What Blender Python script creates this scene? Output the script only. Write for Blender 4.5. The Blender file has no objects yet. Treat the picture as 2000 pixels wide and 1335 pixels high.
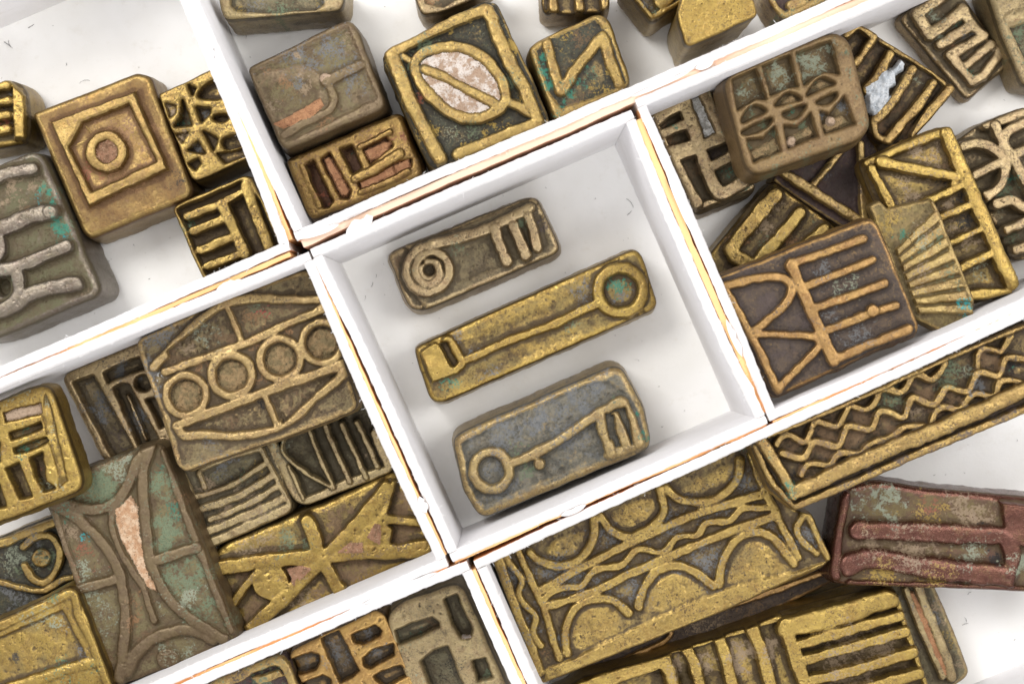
import bpy, math, random
import numpy as np
# ------------------------------------------------------------------ scene, camera, light
C = bpy.context.scene
COL = C.collection
C.unit_settings.system = 'METRIC'; C.unit_settings.scale_length = 0.01      # one unit is a centimetre
PX = 0.00625            # width of one photo pixel on the box floors
F = 3300.0              # focal length in photo pixels
ZC = F * PX             # camera height
CX, CY = 1000.0, 667.5
cam = bpy.data.cameras.new('camera'); cam.lens = 36.0 * F / 2000.0; cam.sensor_width = 36.0
cam.dof.use_dof = True; cam.dof.focus_distance = ZC - 1.1; cam.dof.aperture_fstop = 0.3; cam.clip_start = 0.5; cam.clip_end = 200
co = bpy.data.objects.new('camera', cam); co.location = (0, 0, ZC); COL.objects.link(co); C.camera = co
w = bpy.data.worlds.new('World'); C.world = w; w.use_nodes = True
w.node_tree.nodes['Background'].inputs[0].default_value = (0.98, 0.98, 1.0, 1)
w.node_tree.nodes['Background'].inputs[1].default_value = 0.96
C.view_settings.view_transform = 'Standard'; C.view_settings.look = 'None'; C.view_settings.exposure = 0.18; C.view_settings.gamma = 1
def area(name, loc, size, sy, power, col, target=(0, 0, 0.5)):
    l = bpy.data.lights.new(name, 'AREA'); l.shape = 'RECTANGLE'; l.size = size; l.size_y = sy; l.energy = power; l.color = col
    o = bpy.data.objects.new(name, l); o.location = loc; COL.objects.link(o)
    from mathutils import Vector
    o.rotation_euler = (Vector(target) - Vector(loc)).to_track_quat('-Z', 'Y').to_euler()
area('softbox', (-12, 11, 25), 10, 10, 4400, (1.0, 0.985, 0.96))
area('softbox', (15, 5, 25), 9, 11, 2500, (1.0, 0.985, 0.96))
area('softbox', (3, -17, 24), 12, 8, 1500, (0.97, 0.985, 1.0))
C.cycles.max_bounces = 8; C.cycles.diffuse_bounces = 5; C.cycles.glossy_bounces = 4
C.cycles.use_denoising = True; C.cycles.sample_clamp_indirect = 4.0

# ------------------------------------------------------------------ noise
def _h(ix, iy, iz, s):
    n = (ix.astype(np.int64) * 73856093) ^ (iy.astype(np.int64) * 19349663) ^ (iz.astype(np.int64) * 83492791) ^ (s * 2654435)
    n = (n ^ (n >> 13)) * 1274126177 & 0x7fffffff
    n = (n ^ (n >> 16)) & 0xffff
    return n / 65535.0
def vn(x, y, z, s=0):
    ix, iy, iz = np.floor(x), np.floor(y), np.floor(z)
    fx, fy, fz = x - ix, y - iy, z - iz
    fx, fy, fz = [f * f * (3 - 2 * f) for f in (fx, fy, fz)]
    r = 0
    for a in (0, 1):
        for b in (0, 1):
            for c in (0, 1):
                r = r + _h(ix + a, iy + b, iz + c, s) * (fx if a else 1 - fx) * (fy if b else 1 - fy) * (fz if c else 1 - fz)
    return r * 2 - 1
def fb(x, y, sc, s=0, o=3, z=0.0):
    z = np.zeros_like(x) + z
    r, a = 0, 1.0
    for k in range(o):
        r = r + a * vn(x / sc, y / sc, z / sc, s + k * 17); sc *= 0.5; a *= 0.55
    return r

# ------------------------------------------------------------------ node helper
def NT(name):
    m = bpy.data.materials.new(name); m.use_nodes = True; t = m.node_tree; b = t.nodes['Principled BSDF']
    def nd(ty, ins=None, **kw):
        n = t.nodes.new(ty)
        for k, v in kw.items(): setattr(n, k, v)
        for k, v in (ins or {}).items():
            if hasattr(v, 'is_output') or isinstance(v, bpy.types.NodeSocket): t.links.new(v, n.inputs[k])
            else: n.inputs[k].default_value = v
        return n
    return m, t, b, nd
def c4(c): return (c[0], c[1], c[2], 1)
def mathn(nd, op, a, b=0.0, c=0.0, clamp=False):
    n = nd('ShaderNodeMath', {0: a, 1: b, 2: c}, operation=op); n.use_clamp = clamp; return n.outputs[0]
def mixc(nd, f, a, b, bt='MIX'):
    n = nd('ShaderNodeMix', {0: f, 6: a, 7: b}, data_type='RGBA', blend_type=bt); n.clamp_factor = True; return n.outputs[2]
def ss(nd, v, lo, hi, a=0.0, b=1.0):
    return nd('ShaderNodeMapRange', {0: v, 1: lo, 2: hi, 3: a, 4: b}, interpolation_type='SMOOTHSTEP').outputs[0]
def noise(nd, vec, scale, det=3.0, rough=0.6, dist=0.0):
    return nd('ShaderNodeTexNoise', {'Vector': vec, 'Scale': scale, 'Detail': det, 'Roughness': rough, 'Distortion': dist}).outputs['Fac']

def metal(name, brass, pat, dirt, wear=0.5, rough=0.36, speck=0.5, dirtamt=0.5, met=0.85, seed=0):
    brass = (brass[0] * .68, brass[1] * .65, brass[2] * .70); pat = (pat[0] * .92, pat[1] * .86, pat[2] * .72); dirt = (dirt[0] * .80, dirt[1] * .74, dirt[2] * .68)
    m, t, b, nd = NT(name)
    geo = nd('ShaderNodeNewGeometry').outputs['Position']
    mp = nd('ShaderNodeMapping', {'Vector': geo, 'Location': (seed * 3.1, seed * 1.7, 0)}).outputs[0]
    rel = nd('ShaderNodeAttribute', attribute_name='rel').outputs['Fac']
    cav = nd('ShaderNodeAttribute', attribute_name='cav').outputs['Fac']
    pc = nd('ShaderNodeAttribute', attribute_name='pcol')
    big = noise(nd, mp, 1.6, 4, .6); mid = noise(nd, mp, 7, 4, .65, .4); fine = noise(nd, mp, 38, 3, .7); spk = noise(nd, mp, 44, 2, .6); spk2 = noise(nd, mp, 19, 4, .8)
    # exposed metal: rubbed high places, uneven
    e = mathn(nd, 'MULTIPLY_ADD', rel, 1.1, wear - 1.0)
    e = mathn(nd, 'MULTIPLY_ADD', cav, 0.55, e)
    e = mathn(nd, 'MULTIPLY_ADD', mid, 0.75, e)
    e = mathn(nd, 'MULTIPLY_ADD', fine, 0.5, mathn(nd, 'ADD', e, ss(nd, noise(nd, mp, 1.9, 4, .65, .6), .3, .7, -.16, .26)))
    w_ = ss(nd, e, 0.15, 0.85)
    bcol = mixc(nd, ss(nd, big, .35, .65), c4(brass), c4((brass[0] * .80, brass[1] * .76, brass[2] * .8)))
    bcol = mixc(nd, ss(nd, noise(nd, mp, 5.5, 3, .6, .5), .45, .68), bcol, c4((brass[0] * .66, brass[1] * .58, brass[2] * .62)))
    bcol = mixc(nd, ss(nd, fine, .35, .75), bcol, c4((min(1, brass[0] * 1.14), min(1, brass[1] * 1.14), brass[2] * 1.3)))
    pcol = mixc(nd, ss(nd, mid, .35, .65), c4(pat), c4(dirt))
    pcol = mixc(nd, ss(nd, fine, .5, .78), pcol, c4((brass[0] * .6 + .02, brass[1] * .6 + .02, brass[2] * .6 + .01)))
    col = mixc(nd, w_, pcol, bcol)
    bl = mathn(nd, 'MULTIPLY', ss(nd, noise(nd, mp, 4.5, 5, .7, .8), .47, .66), .62)
    col = mixc(nd, mathn(nd, 'MULTIPLY', bl, ss(nd, fine, .38, .6)), col, c4((pat[0] * .95, pat[1] * .85, pat[2] * .8)))
    # pores and freckles
    f1 = mathn(nd, 'MULTIPLY', ss(nd, spk, .54, .66), speck)
    f2 = mathn(nd, 'MULTIPLY', ss(nd, spk2, .555, .63), speck)
    fr = mathn(nd, 'MULTIPLY', mathn(nd, 'MAXIMUM', f1, f2), ss(nd, noise(nd, mp, 2.8, 3, .6), .36, .62, .35, 1.15))
    col = mixc(nd, fr, col, c4((dirt[0] * .75, dirt[1] * .62, dirt[2] * .55)))
    # packed dirt in the deep places
    dm = mathn(nd, 'MULTIPLY', ss(nd, mathn(nd, 'MULTIPLY_ADD', cav, -1.0, mathn(nd, 'MULTIPLY', mid, .8)), .40, .75), dirtamt * 1.4)
    col = mixc(nd, dm, col, c4((dirt[0] * .7, dirt[1] * .65, dirt[2] * .6)))
    al = mathn(nd, 'MULTIPLY_ADD', mathn(nd, 'SUBTRACT', fine, .5), 2.9, pc.outputs['Alpha'])
    al = mathn(nd, 'MULTIPLY_ADD', mathn(nd, 'SUBTRACT', mid, .5), 1.0, al)
    al = mathn(nd, 'MULTIPLY', ss(nd, al, .32, .85, 0.0, .86), ss(nd, pc.outputs['Alpha'], 0.02, .2))
    pcc = mixc(nd, ss(nd, fine, .4, .7), pc.outputs['Color'], nd('ShaderNodeHueSaturation', {'Value': .62, 'Color': pc.outputs['Color']}).outputs[0])
    col = mixc(nd, al, col, pcc)
    t.links.new(col, b.inputs['Base Color'])
    mt = mathn(nd, 'MULTIPLY', mathn(nd, 'MULTIPLY_ADD', w_, .72, .28), met)
    mt = mathn(nd, 'MULTIPLY', mt, mathn(nd, 'SUBTRACT', 1.0, al))
    mt = mathn(nd, 'MULTIPLY', mt, mathn(nd, 'MULTIPLY_ADD', fr, -.6, 1.0))
    t.links.new(mt, b.inputs['Metallic'])
    rg = mathn(nd, 'MULTIPLY_ADD', w_, rough - .66, .60)
    rg = mathn(nd, 'MULTIPLY_ADD', mid, .16, rg); rg = mathn(nd, 'MULTIPLY_ADD', al, .25, rg)
    t.links.new(rg, b.inputs['Roughness'])
    ht = mathn(nd, 'MULTIPLY_ADD', fine, .8, mathn(nd, 'MULTIPLY', fr, -.6))
    ht = mathn(nd, 'MULTIPLY_ADD', spk2, .7, ht)
    ht = mathn(nd, 'MULTIPLY', ht, mathn(nd, 'MULTIPLY_ADD', w_, -.72, 1.0))
    bp = nd('ShaderNodeBump', {'Height': ht, 'Strength': .85, 'Distance': .012})
    t.links.new(bp.outputs[0], b.inputs['Normal'])
    return m
def crustm(name, c1, c2, c3, seed=0):
    m, t, b, nd = NT(name)
    geo = nd('ShaderNodeNewGeometry').outputs['Position']
    a = noise(nd, geo, 9, 4, .7); f = noise(nd, geo, 45, 3, .7)
    col = mixc(nd, ss(nd, a, .42, .58), c4(c1), c4(c2)); col = mixc(nd, ss(nd, f, .55, .7), col, c4(c3))
    col = mixc(nd, ss(nd, noise(nd, geo, 26, 3, .8), .6, .7), col, c4((c1[0] * .3, c1[1] * .28, c1[2] * .26)))
    t.links.new(col, b.inputs['Base Color']); b.inputs['Roughness'].default_value = .85
    bp = nd('ShaderNodeBump', {'Height': mathn(nd, 'MULTIPLY_ADD', f, .6, a), 'Strength': 1, 'Distance': .02}); t.links.new(bp.outputs[0], b.inputs['Normal'])
    return m

# ------------------------------------------------------------------ photo pixel -> point on a (tilted) plane in the place
def unproj(px, py, z0, gx=0.0, gy=0.0, x0=0.0, y0=0.0):
    dx = (px - CX) / F; dy = -(py - CY) / F
    t = (ZC - z0 + gx * x0 + gy * y0) / (1 + gx * dx + gy * dy)
    return t * dx, t * dy, ZC - t
def at(px, py, z): 
    x, y, zz = unproj(px, py, z); return (x, y, zz)

VW = dict(F0=(0, 0, 1), Z1=(0, 0, .25), Z2=(400, 0, .25), Z3=(700, 0, .3), Z4=(1200, 0, .25), Z5=(1500, 0, .25), Z6=(0, 250, .3), Z7=(500, 200, .2), Z8=(700, 350, .3),
 Y1=(1200, 150, .2622), Y2=(1600, 200, .2996), Y3=(1350, 380, .2996), Y4=(0, 600, .2996), Y5=(240, 540, .3), Y6=(0, 850, .3634), Y7=(340, 840, .3709), Y8=(840, 680, .2697),
 X1=(900, 860, .4), X2=(1450, 620, .2847), X3=(1500, 900, .326), X4=(1050, 1100, .3), X5=(380, 1100, .3), X6=(300, 0, .3747))
def P2(s):
    a = [float(v) for v in s.split()]; return np.array(a).reshape(-1, 2)
# features: dicts in view units
def s(n, w, pts, lv=0, cl=0, cu=1, rd=.4, sf=5, m=None, rg=0): return dict(t='s', n=n, w=w, p=P2(pts), lv=lv, cl=cl, cu=cu, rd=rd, sf=sf, m=m, rg=rg)
def p(n, pts, lv=0, sf=5, cu=0, m=None, rg=0, dome=0): return dict(t='p', n=n, p=P2(pts), lv=lv, sf=sf, cu=cu, m=m, rg=rg, dome=dome)
def k(pts, lv=-20, sf=5, cu=0, rg=0): return dict(t='k', n='', p=P2(pts), lv=lv, sf=sf, cu=cu, m=None, rg=rg, dome=0)
def circ(x, y, r, n=14, e=1.0, a0=0.0):
    return ' '.join('%.1f %.1f' % (x + r * math.cos(a0 + 2 * math.pi * i / n), y + r * e * math.sin(a0 + 2 * math.pi * i / n)) for i in range(n))
def o(n, x, y, r, w, lv=0, **kw): return s(n, w, circ(x, y, r), lv, 1, **kw)
def d(n, x, y, r, lv=0, **kw): return p(n, circ(x, y, r), lv, cu=1, **kw)
def kd(x, y, r, lv=-20, e=1.0, **kw): return k(circ(x, y, r, e=e), lv, cu=1, **kw)

def crom(P, closed, n=6):
    if len(P) < 3: return P
    Q = []
    N = len(P)
    rng = range(N) if closed else range(N - 1)
    for i in rng:
        if closed: a, b, c_, d_ = P[(i - 1) % N], P[i], P[(i + 1) % N], P[(i + 2) % N]
        else: a, b, c_, d_ = P[max(i - 1, 0)], P[i], P[i + 1], P[min(i + 2, N - 1)]
        for j in range(n):
            t = j / n
            Q.append(.5 * ((2 * b) + (-a + c_) * t + (2 * a - 5 * b + 4 * c_ - d_) * t * t + (-a + 3 * b - 3 * c_ + d_) * t ** 3))
    if not closed: Q.append(P[-1])
    return np.array(Q)
def dist_poly(x, y, P, closed):
    best = np.full(x.shape, 1e18)
    N = len(P)
    for i in range(N if closed else N - 1):
        a = P[i]; b = P[(i + 1) % N]; ab = b - a; L = ab @ ab + 1e-9
        t = np.clip(((x - a[0]) * ab[0] + (y - a[1]) * ab[1]) / L, 0, 1)
        dd = (x - a[0] - t * ab[0]) ** 2 + (y - a[1] - t * ab[1]) ** 2
        best = np.minimum(best, dd)
    return np.sqrt(best)
def inside(x, y, P):
    r = np.zeros(x.shape, bool); N = len(P)
    for i in range(N):
        a = P[i]; b = P[(i + 1) % N]
        if a[1] == b[1]: continue
        cnd = (a[1] > y) != (b[1] > y)
        r ^= cnd & (x < (b[0] - a[0]) * (y - a[1]) / (b[1] - a[1]) + a[0])
    return r
def sm(t): t = np.clip(t, 0, 1); return t * t * (3 - 2 * t)
def blur(a, r):
    for ax in (0, 1):
        pad = [(0, 0), (0, 0)]; pad[ax] = (r + 1, r)
        b = np.cumsum(np.pad(a, pad, mode='edge'), axis=ax)
        n = a.shape[ax]
        a = (np.take(b, range(2 * r + 1, 2 * r + 1 + n), axis=ax) - np.take(b, range(0, n), axis=ax)) / (2 * r + 1)
    return a
PC = dict(G=(.04, .21, .145), P=(.155, .20, .12), W=(.62, .62, .60), O=(.29, .155, .07), R=(.30, .10, .055), K=(.015, .015, .016), B=(.17, .105, .055), C=(.02, .36, .38), S=(.16, .165, .17),
          X=(.45, .05, .06), L=(.30, .33, .24), T=(.30, .22, .14), V=(.082, .060, .054), Y=(.40, .27, .06))

def smooth_outline(P, rad, seed, wob):
    N = len(P); Q = []
    for i in range(N):
        a, b = P[i], P[(i + 1) % N]; L = np.hypot(*(b - a)); n = max(2, int(L / 1.5))
        for j in range(n): Q.append(a + (b - a) * j / n)
    Q = np.array(Q); n = len(Q)
    sg = max(rad, 1.0) / 1.5 * .6
    kx = np.minimum(np.arange(n), n - np.arange(n)); ker = np.exp(-.5 * (kx / sg) ** 2); ker /= ker.sum()
    kf = np.fft.rfft(ker)
    Q = np.stack([np.fft.irfft(np.fft.rfft(Q[:, i]) * kf, n) for i in (0, 1)], 1)
    c = Q.mean(0); v = Q - c; L = np.hypot(v[:, 0], v[:, 1])[:, None]
    Q = Q + v / L * (wob * fb(Q[:, 0], Q[:, 1], 45, seed, 3))[:, None]
    return Q

def make_mesh(name, V, faces, N, rel, cav, pcol, mat):
    me = bpy.data.meshes.new(name)
    nv, nf = len(V), len(faces)
    me.vertices.add(nv); me.vertices.foreach_set('co', V.astype(np.float32).ravel())
    me.loops.add(nf * 4); me.loops.foreach_set('vertex_index', faces.astype(np.int32).ravel())
    me.polygons.add(nf); me.polygons.foreach_set('loop_start', np.arange(0, nf * 4, 4, dtype=np.int32))
    try: me.polygons.foreach_set('loop_total', np.full(nf, 4, dtype=np.int32))
    except Exception: pass
    me.update(calc_edges=True)
    me.polygons.foreach_set('use_smooth', np.ones(nf, bool))
    for nm, a in (('rel', rel), ('cav', cav)):
        at_ = me.attributes.new(nm, 'FLOAT', 'POINT'); at_.data.foreach_set('value', a.astype(np.float32))
    at_ = me.attributes.new('pcol', 'FLOAT_COLOR', 'POINT'); at_.data.foreach_set('color', pcol.astype(np.float32).ravel())
    me.materials.append(mat)
    try: me.normals_split_custom_set_from_vertices(N.astype(np.float32))
    except Exception as ex: print('normals', ex)
    return me

COUNT = [0]
def weight(name, label, view, outline, z, feats, mat, bot=0.09, base=-1.0, floor=0.0, er=8, cr=12, fl=4, tilt=(0, 0), patches=(), wob=1.3, rim=0, step=1.75, cat='goldweight', group=None, rough=1.0, sidepat=None):
    """one cast weight: a relief computed over its outline, cut into body and named relief parts"""
    COUNT[0] += 1; seed = COUNT[0] * 101
    ox, oy, sc = VW[view]
    tr = lambda Q: np.array([ox, oy]) + Q * sc
    O = tr(P2(outline)) if isinstance(outline, str) else tr(outline)
    Q = smooth_outline(O, cr, seed, wob)
    # frame
    e = np.roll(O, -1, 0) - O; L = np.hypot(e[:, 0], e[:, 1]); u = e[L.argmax()] / L.max(); v = np.array([-u[1], u[0]])
    pu, pv = Q @ u, Q @ v
    c = u * (pu.max() + pu.min()) / 2 + v * (pv.max() + pv.min()) / 2; hu, hv = (pu.max() - pu.min()) / 2, (pv.max() - pv.min()) / 2
    nu, nv = int(2 * hu / step) | 1, int(2 * hv / step) | 1
    gu, gv = np.meshgrid(np.linspace(-1, 1, nu), np.linspace(-1, 1, nv), indexing='ij')
    m = np.maximum(np.abs(gu), np.abs(gv)); ms = np.where(m == 0, 1, m)
    bx = gu / ms * hu; by = gv / ms * hv
    dx = bx * u[0] + by * v[0]; dy = bx * u[1] + by * v[1]
    ang = np.arctan2(dy, dx)
    qa = np.arctan2(Q[:, 1] - c[1], Q[:, 0] - c[0]); qr = np.hypot(Q[:, 0] - c[0], Q[:, 1] - c[1]); od = np.argsort(qa)
    R = np.interp(ang, qa[od], qr[od], period=2 * math.pi)
    X = c[0] + m * R * np.cos(ang); Y = c[1] + m * R * np.sin(ang)
    Qs = Q[::3]
    db = dist_poly(X, Y, Qs, True); 
    db = np.where(m > .9999, 0, db)
    h = np.full(X.shape, float(floor)); lab = np.zeros(X.shape, int)
    wx = X + 1.1 * fb(X, Y, 16, seed + 1, 3); wy = Y + 1.1 * fb(X, Y, 16, seed + 2, 3)
    wn = fb(X, Y, 30, seed + 3, 2)
    if rim: # a raised plain rim of this width, floor inside it
        mm = sm((rim - db + 1.5 * wn) / 5 + .5); h = h * (1 - mm); 
    names = ['body']; mats = [mat]; rv = np.zeros(X.shape)
    for f in feats:
        Pp = tr(f['p']); closed = f['t'] != 's' or f['cl']
        if f['cu']:
            P0 = Pp; Pp = crom(Pp, closed)
            if not closed and f['n'] in ('zigzag', 'wavy_ridge') and len(P0) > 3:   # rounder bends
                for _ in range(5):
                    Pm = Pp.copy(); Pm[1:-1] = (Pp[:-2] + Pp[2:] + Pp[1:-1] * 2) / 4; Pp = Pm
        if f['t'] == 's': hw = f['w'] * sc / 2 * 1.2
        else: hw = 0
        mg = hw * 1.3 + f['sf'] * 2 + 5
        lo, hi = Pp.min(0) - mg, Pp.max(0) + mg
        I = (wx > lo[0]) & (wx < hi[0]) & (wy > lo[1]) & (wy < hi[1])
        if not I.any(): continue
        x_, y_ = wx[I], wy[I]
        dd = dist_poly(x_, y_, Pp, closed)
        if f['t'] == 's':
            hw2 = hw * (1 + .11 * wn[I]); sd = dd - hw2
            q = np.clip(dd / hw2, 0, 1); tgt = f['lv'] - f['rd'] * .75 * hw * (1 - np.sqrt(1 - q ** 3.2 * .98))
        else:
            sd = np.where(inside(x_, y_, Pp), -dd, dd); tgt = f['lv'] + f.get('dome', 0) * (1 - np.exp(-dd / 25))
        if f['rg']: tgt = tgt + f['rg'] * fb(X[I], Y[I], 9, seed + 9, 3)
        tgt = tgt + .8 * wn[I]
        mk = np.maximum(sm(.62 - sd / (f['sf'] * .8)), .36 * sm(.5 - (sd - 1.5) / (f['sf'] * 2.4)))
        h0 = h[I]
        mix = h0 * (1 - mk) + tgt * mk
        if f['t'] == 'k': h[I] = np.minimum(h0, mix); l = lab[I]; l[(mk > .5) & (mix < h0)] = 0; lab[I] = l
        else:
            h[I] = np.maximum(h0, mix)
            if f['n']:
                names.append(f['n']); mats.append(f['m'] or mat); l = lab[I]; l[(mk > .42) & (mix > h0 + .15)] = len(names) - 1; lab[I] = l
    h = np.where(h < 0, h * 1.3, h); lv0 = h.min()
    span = max(5.0, -floor * 1.25) if floor < 0 else max(6.0, -lv0)
    rel = np.clip(1 + (h) / span, 0, 1)
    # worn edge
    er *= .82; t_ = np.clip(db / er, 0, 1); edge = er * (1 - np.sqrt(1 - (1 - t_) ** 2 * .995))
    h = h - edge
    h = h + rough * (1.0 * fb(X, Y, 40, seed + 4, 2) + .55 * fb(X, Y, 9, seed + 5, 3) * (1.25 - .75 * rel))
    pit = sm((fb(X, Y, 7, seed + 41, 2) - .86) / .25) + .7 * sm((fb(X, Y, 13, seed + 43, 3) - .95) / .3)
    h = h - 1.5 * min(1, rough * rough) * pit; rel = rel * (1 - .4 * pit)
    rel = np.maximum(rel, .62 * sm(1 - np.abs(db - er * .5) / (er * 1.1)))
    cv = np.clip((h - blur(blur(h, 3), 3)) / 3.5, -1, 1)
    # plane frame
    gx, gy = tilt
    zc = np.array(unproj(c[0], c[1], z))
    nrm = np.array([-gx, -gy, 1.0]); nrm /= np.linalg.norm(nrm)
    su = PX * (ZC - z) / ZC
    def place(xx, yy, hh):
        a, b, c_ = unproj(xx, yy, z, gx, gy, zc[0], zc[1])
        return np.stack([a, b, c_], -1) + nrm * (hh * su)[..., None]
    V = place(X, Y, h).reshape(-1, 3)
    idx = np.arange(nu * nv).reshape(nu, nv)
    q = np.stack([idx[:-1, :-1], idx[1:, :-1], idx[1:, 1:], idx[:-1, 1:]], -1).reshape(-1, 4)
    # skirt
    ring = np.concatenate([idx[:-1, 0], idx[-1, :-1], idx[:0:-1, -1], idx[0, :0:-1]])
    bxp, byp = X.ravel()[ring], Y.ravel()[ring]
    T = max((z - bot) / su, er + 8)
    K = 7; prev = ring; Vs = [V]; rels = [rel.ravel()]; cavs = [cv.ravel()]; nb = len(ring); off = nu * nv; fs = [q]; PXs = [X.ravel()]; PYs = [Y.ravel()]
    tx, ty = np.roll(bxp, -3) - np.roll(bxp, 3), np.roll(byp, -3) - np.roll(byp, 3); tl = np.hypot(tx, ty) + 1e-6
    n1, n2 = ty / tl, -tx / tl
    sgn = np.sign(np.sum((bxp - c[0]) * n1 + (byp - c[1]) * n2)); n1 *= sgn; n2 *= sgn
    hb = h.ravel()[ring]
    for kk in range(1, K + 1):
        f_ = kk / K
        dep = hb + (-T - hb) * f_
        o_ = fl * math.sin(f_ * math.pi * .55) + 1.6 * fb(bxp, byp, 24, seed + 7, 3, z=dep) * min(1, 2 * f_)
        if kk == K: o_ = o_ - 4
        xx, yy = bxp + n1 * o_, byp + n2 * o_
        # the skirt runs straight down: measured on the top plane, dropped along its normal
        Vs.append(place(xx, yy, dep)); rels.append(np.full(nb, .62)); cavs.append(np.zeros(nb)); PXs.append(xx); PYs.append(yy)
        cur = np.arange(off, off + nb); off += nb
        fs.append(np.stack([prev, np.roll(prev, -1), np.roll(cur, -1), cur], -1)); prev = cur
    # bottom: one centre-ward ring closes it
    cc = place(np.full(nb, c[0]) + (bxp - c[0]) * .02, np.full(nb, c[1]) + (byp - c[1]) * .02, np.full(nb, -T)); Vs.append(cc); rels.append(np.full(nb, .3)); cavs.append(np.zeros(nb)); PXs.append(bxp); PYs.append(byp)
    cur = np.arange(off, off + nb); fs.append(np.stack([prev, np.roll(prev, -1), np.roll(cur, -1), cur], -1))
    V = np.concatenate(Vs); rel = np.concatenate(rels); cav = np.concatenate(cavs); PXx = np.concatenate(PXs); PYy = np.concatenate(PYs)
    def fn(q): 
        return np.cross(V[q[:, 2]] - V[q[:, 0]], V[q[:, 3]] - V[q[:, 1]])
    if fn(fs[0])[:, 2].sum() < 0: fs[0] = fs[0][:, ::-1]
    sk = fn(fs[1]); mid = V[fs[1]].mean(1) - V[:nu * nv].mean(0)
    if (sk[:, :2] * mid[:, :2]).sum() < 0: fs[1:] = [a[:, ::-1] for a in fs[1:]]
    nA = len(fs[0]); Fq = np.concatenate(fs)
    NN = fn(Fq); VN = np.zeros_like(V)
    for j in range(4):
        for a in range(3): VN[:, a] += np.bincount(Fq[:, j], NN[:, a], len(V))
    VN /= np.linalg.norm(VN, axis=1)[:, None] + 1e-12
    # colour patches
    pcol = np.zeros((len(V), 4))
    for pt in patches:
        xx, yy, rr, key = pt[:4]; am = pt[4] if len(pt) > 4 else 1.0
        ppx, ppy = ox + xx * sc, oy + yy * sc; rr = rr * sc
        dd = np.hypot(PXx - ppx, PYy - ppy) / rr
        I = dd < 1.6
        a_ = np.clip(1.15 - dd[I] + .55 * fb(PXx[I], PYy[I], max(8, rr * .5), seed + 31 + int(xx), 4) + .35 * fb(PXx[I], PYy[I], 9, seed + 37, 3), 0, 1) * am
        sel = np.where(I)[0][a_ > pcol[I, 3]]
        pcol[sel, :3] = PC[key]; pcol[sel, 3] = a_[a_ > pcol[I, 3]]
    pcol[:, 3] *= np.clip(1.25 - .6 * rel, .5, 1.1)
    flab = np.zeros(len(Fq), int); lf = lab.ravel(); flab[:nA] = lf[fs[0]].max(1)
    org = V[-nb:].mean(0)
    par = bpy.data.objects.new(name, None); par.empty_display_size = .2
    par.location = org; COL.objects.link(par)
    par['label'] = label; par['category'] = cat
    if group: par['group'] = group
    order = [0] + [i for i in range(1, len(names))]
    for li in order:
        ff = Fq[flab == li]
        if len(ff) < 6: continue
        us, inv = np.unique(ff, return_inverse=True)
        me = make_mesh(names[li], V[us] - org, inv.reshape(-1, 4), VN[us], rel[us], cav[us], pcol[us], mats[li])
        ob = bpy.data.objects.new(names[li], me); COL.objects.link(ob); ob.parent = par
    return par

# ------------------------------------------------------------------ paper boxes
def paper(name, col, tint=0.0):
    m, t, b, nd = NT(name)
    geo = nd('ShaderNodeNewGeometry').outputs['Position']
    a = noise(nd, geo, .8, 3, .6); f = noise(nd, geo, 30, 4, .7); g = noise(nd, geo, 6, 4, .7)
    c2 = (col[0] * .92, col[1] * .915, col[2] * .90)
    cc = mixc(nd, ss(nd, a, .35, .7), c4(col), c4(c2))
    cc = mixc(nd, mathn(nd, 'MULTIPLY', ss(nd, g, .55, .8), .6), cc, c4((col[0] * .86, col[1] * .84, col[2] * .8)))
    cc = mixc(nd, mathn(nd, 'MULTIPLY', ss(nd, noise(nd, geo, 16, 2, .5), .74, .79), .5), cc, c4((.3, .27, .23)))
    t.links.new(cc, b.inputs['Base Color']); b.inputs['Roughness'].default_value = .75; b.inputs['Specular IOR Level'].default_value = .25
    bp = nd('ShaderNodeBump', {'Height': mathn(nd, 'MULTIPLY_ADD', f, .5, g), 'Strength': .35, 'Distance': .01}); t.links.new(bp.outputs[0], b.inputs['Normal'])
    return m
M_FLOOR = paper('paper_floor', (.90, .89, .87))
M_WALL = paper('paper_wall', (.86, .85, .865))
M_RAW = paper('paper_cut_edge', (.73, .71, .705))
M_OUT = paper('paper_outside', (.86, .50, .24))
M_PINK = paper('paper_outside_pale', (.90, .70, .60))
M_CORE = paper('core_board_orange', (.82, .50, .23)); M_CORE2 = paper('core_board_tan', (.74, .55, .42))
M_TABLE = paper('table_board', (.78, .58, .46))
H = 2.2; TH = .098; FT = .06
rnd = random.Random(5); FIB = []
def simple(name, V, Fc, mats, fm=None, parent=None, smooth=False):
    me = bpy.data.meshes.new(name); me.from_pydata([tuple(v) for v in V], [], Fc)
    for m in mats: me.materials.append(m)
    if fm: me.polygons.foreach_set('material_index', fm)
    if smooth: me.polygons.foreach_set('use_smooth', [True] * len(Fc))
    me.update(); ob = bpy.data.objects.new(name, me); COL.objects.link(ob)
    if parent: ob.parent = parent
    return ob
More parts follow.
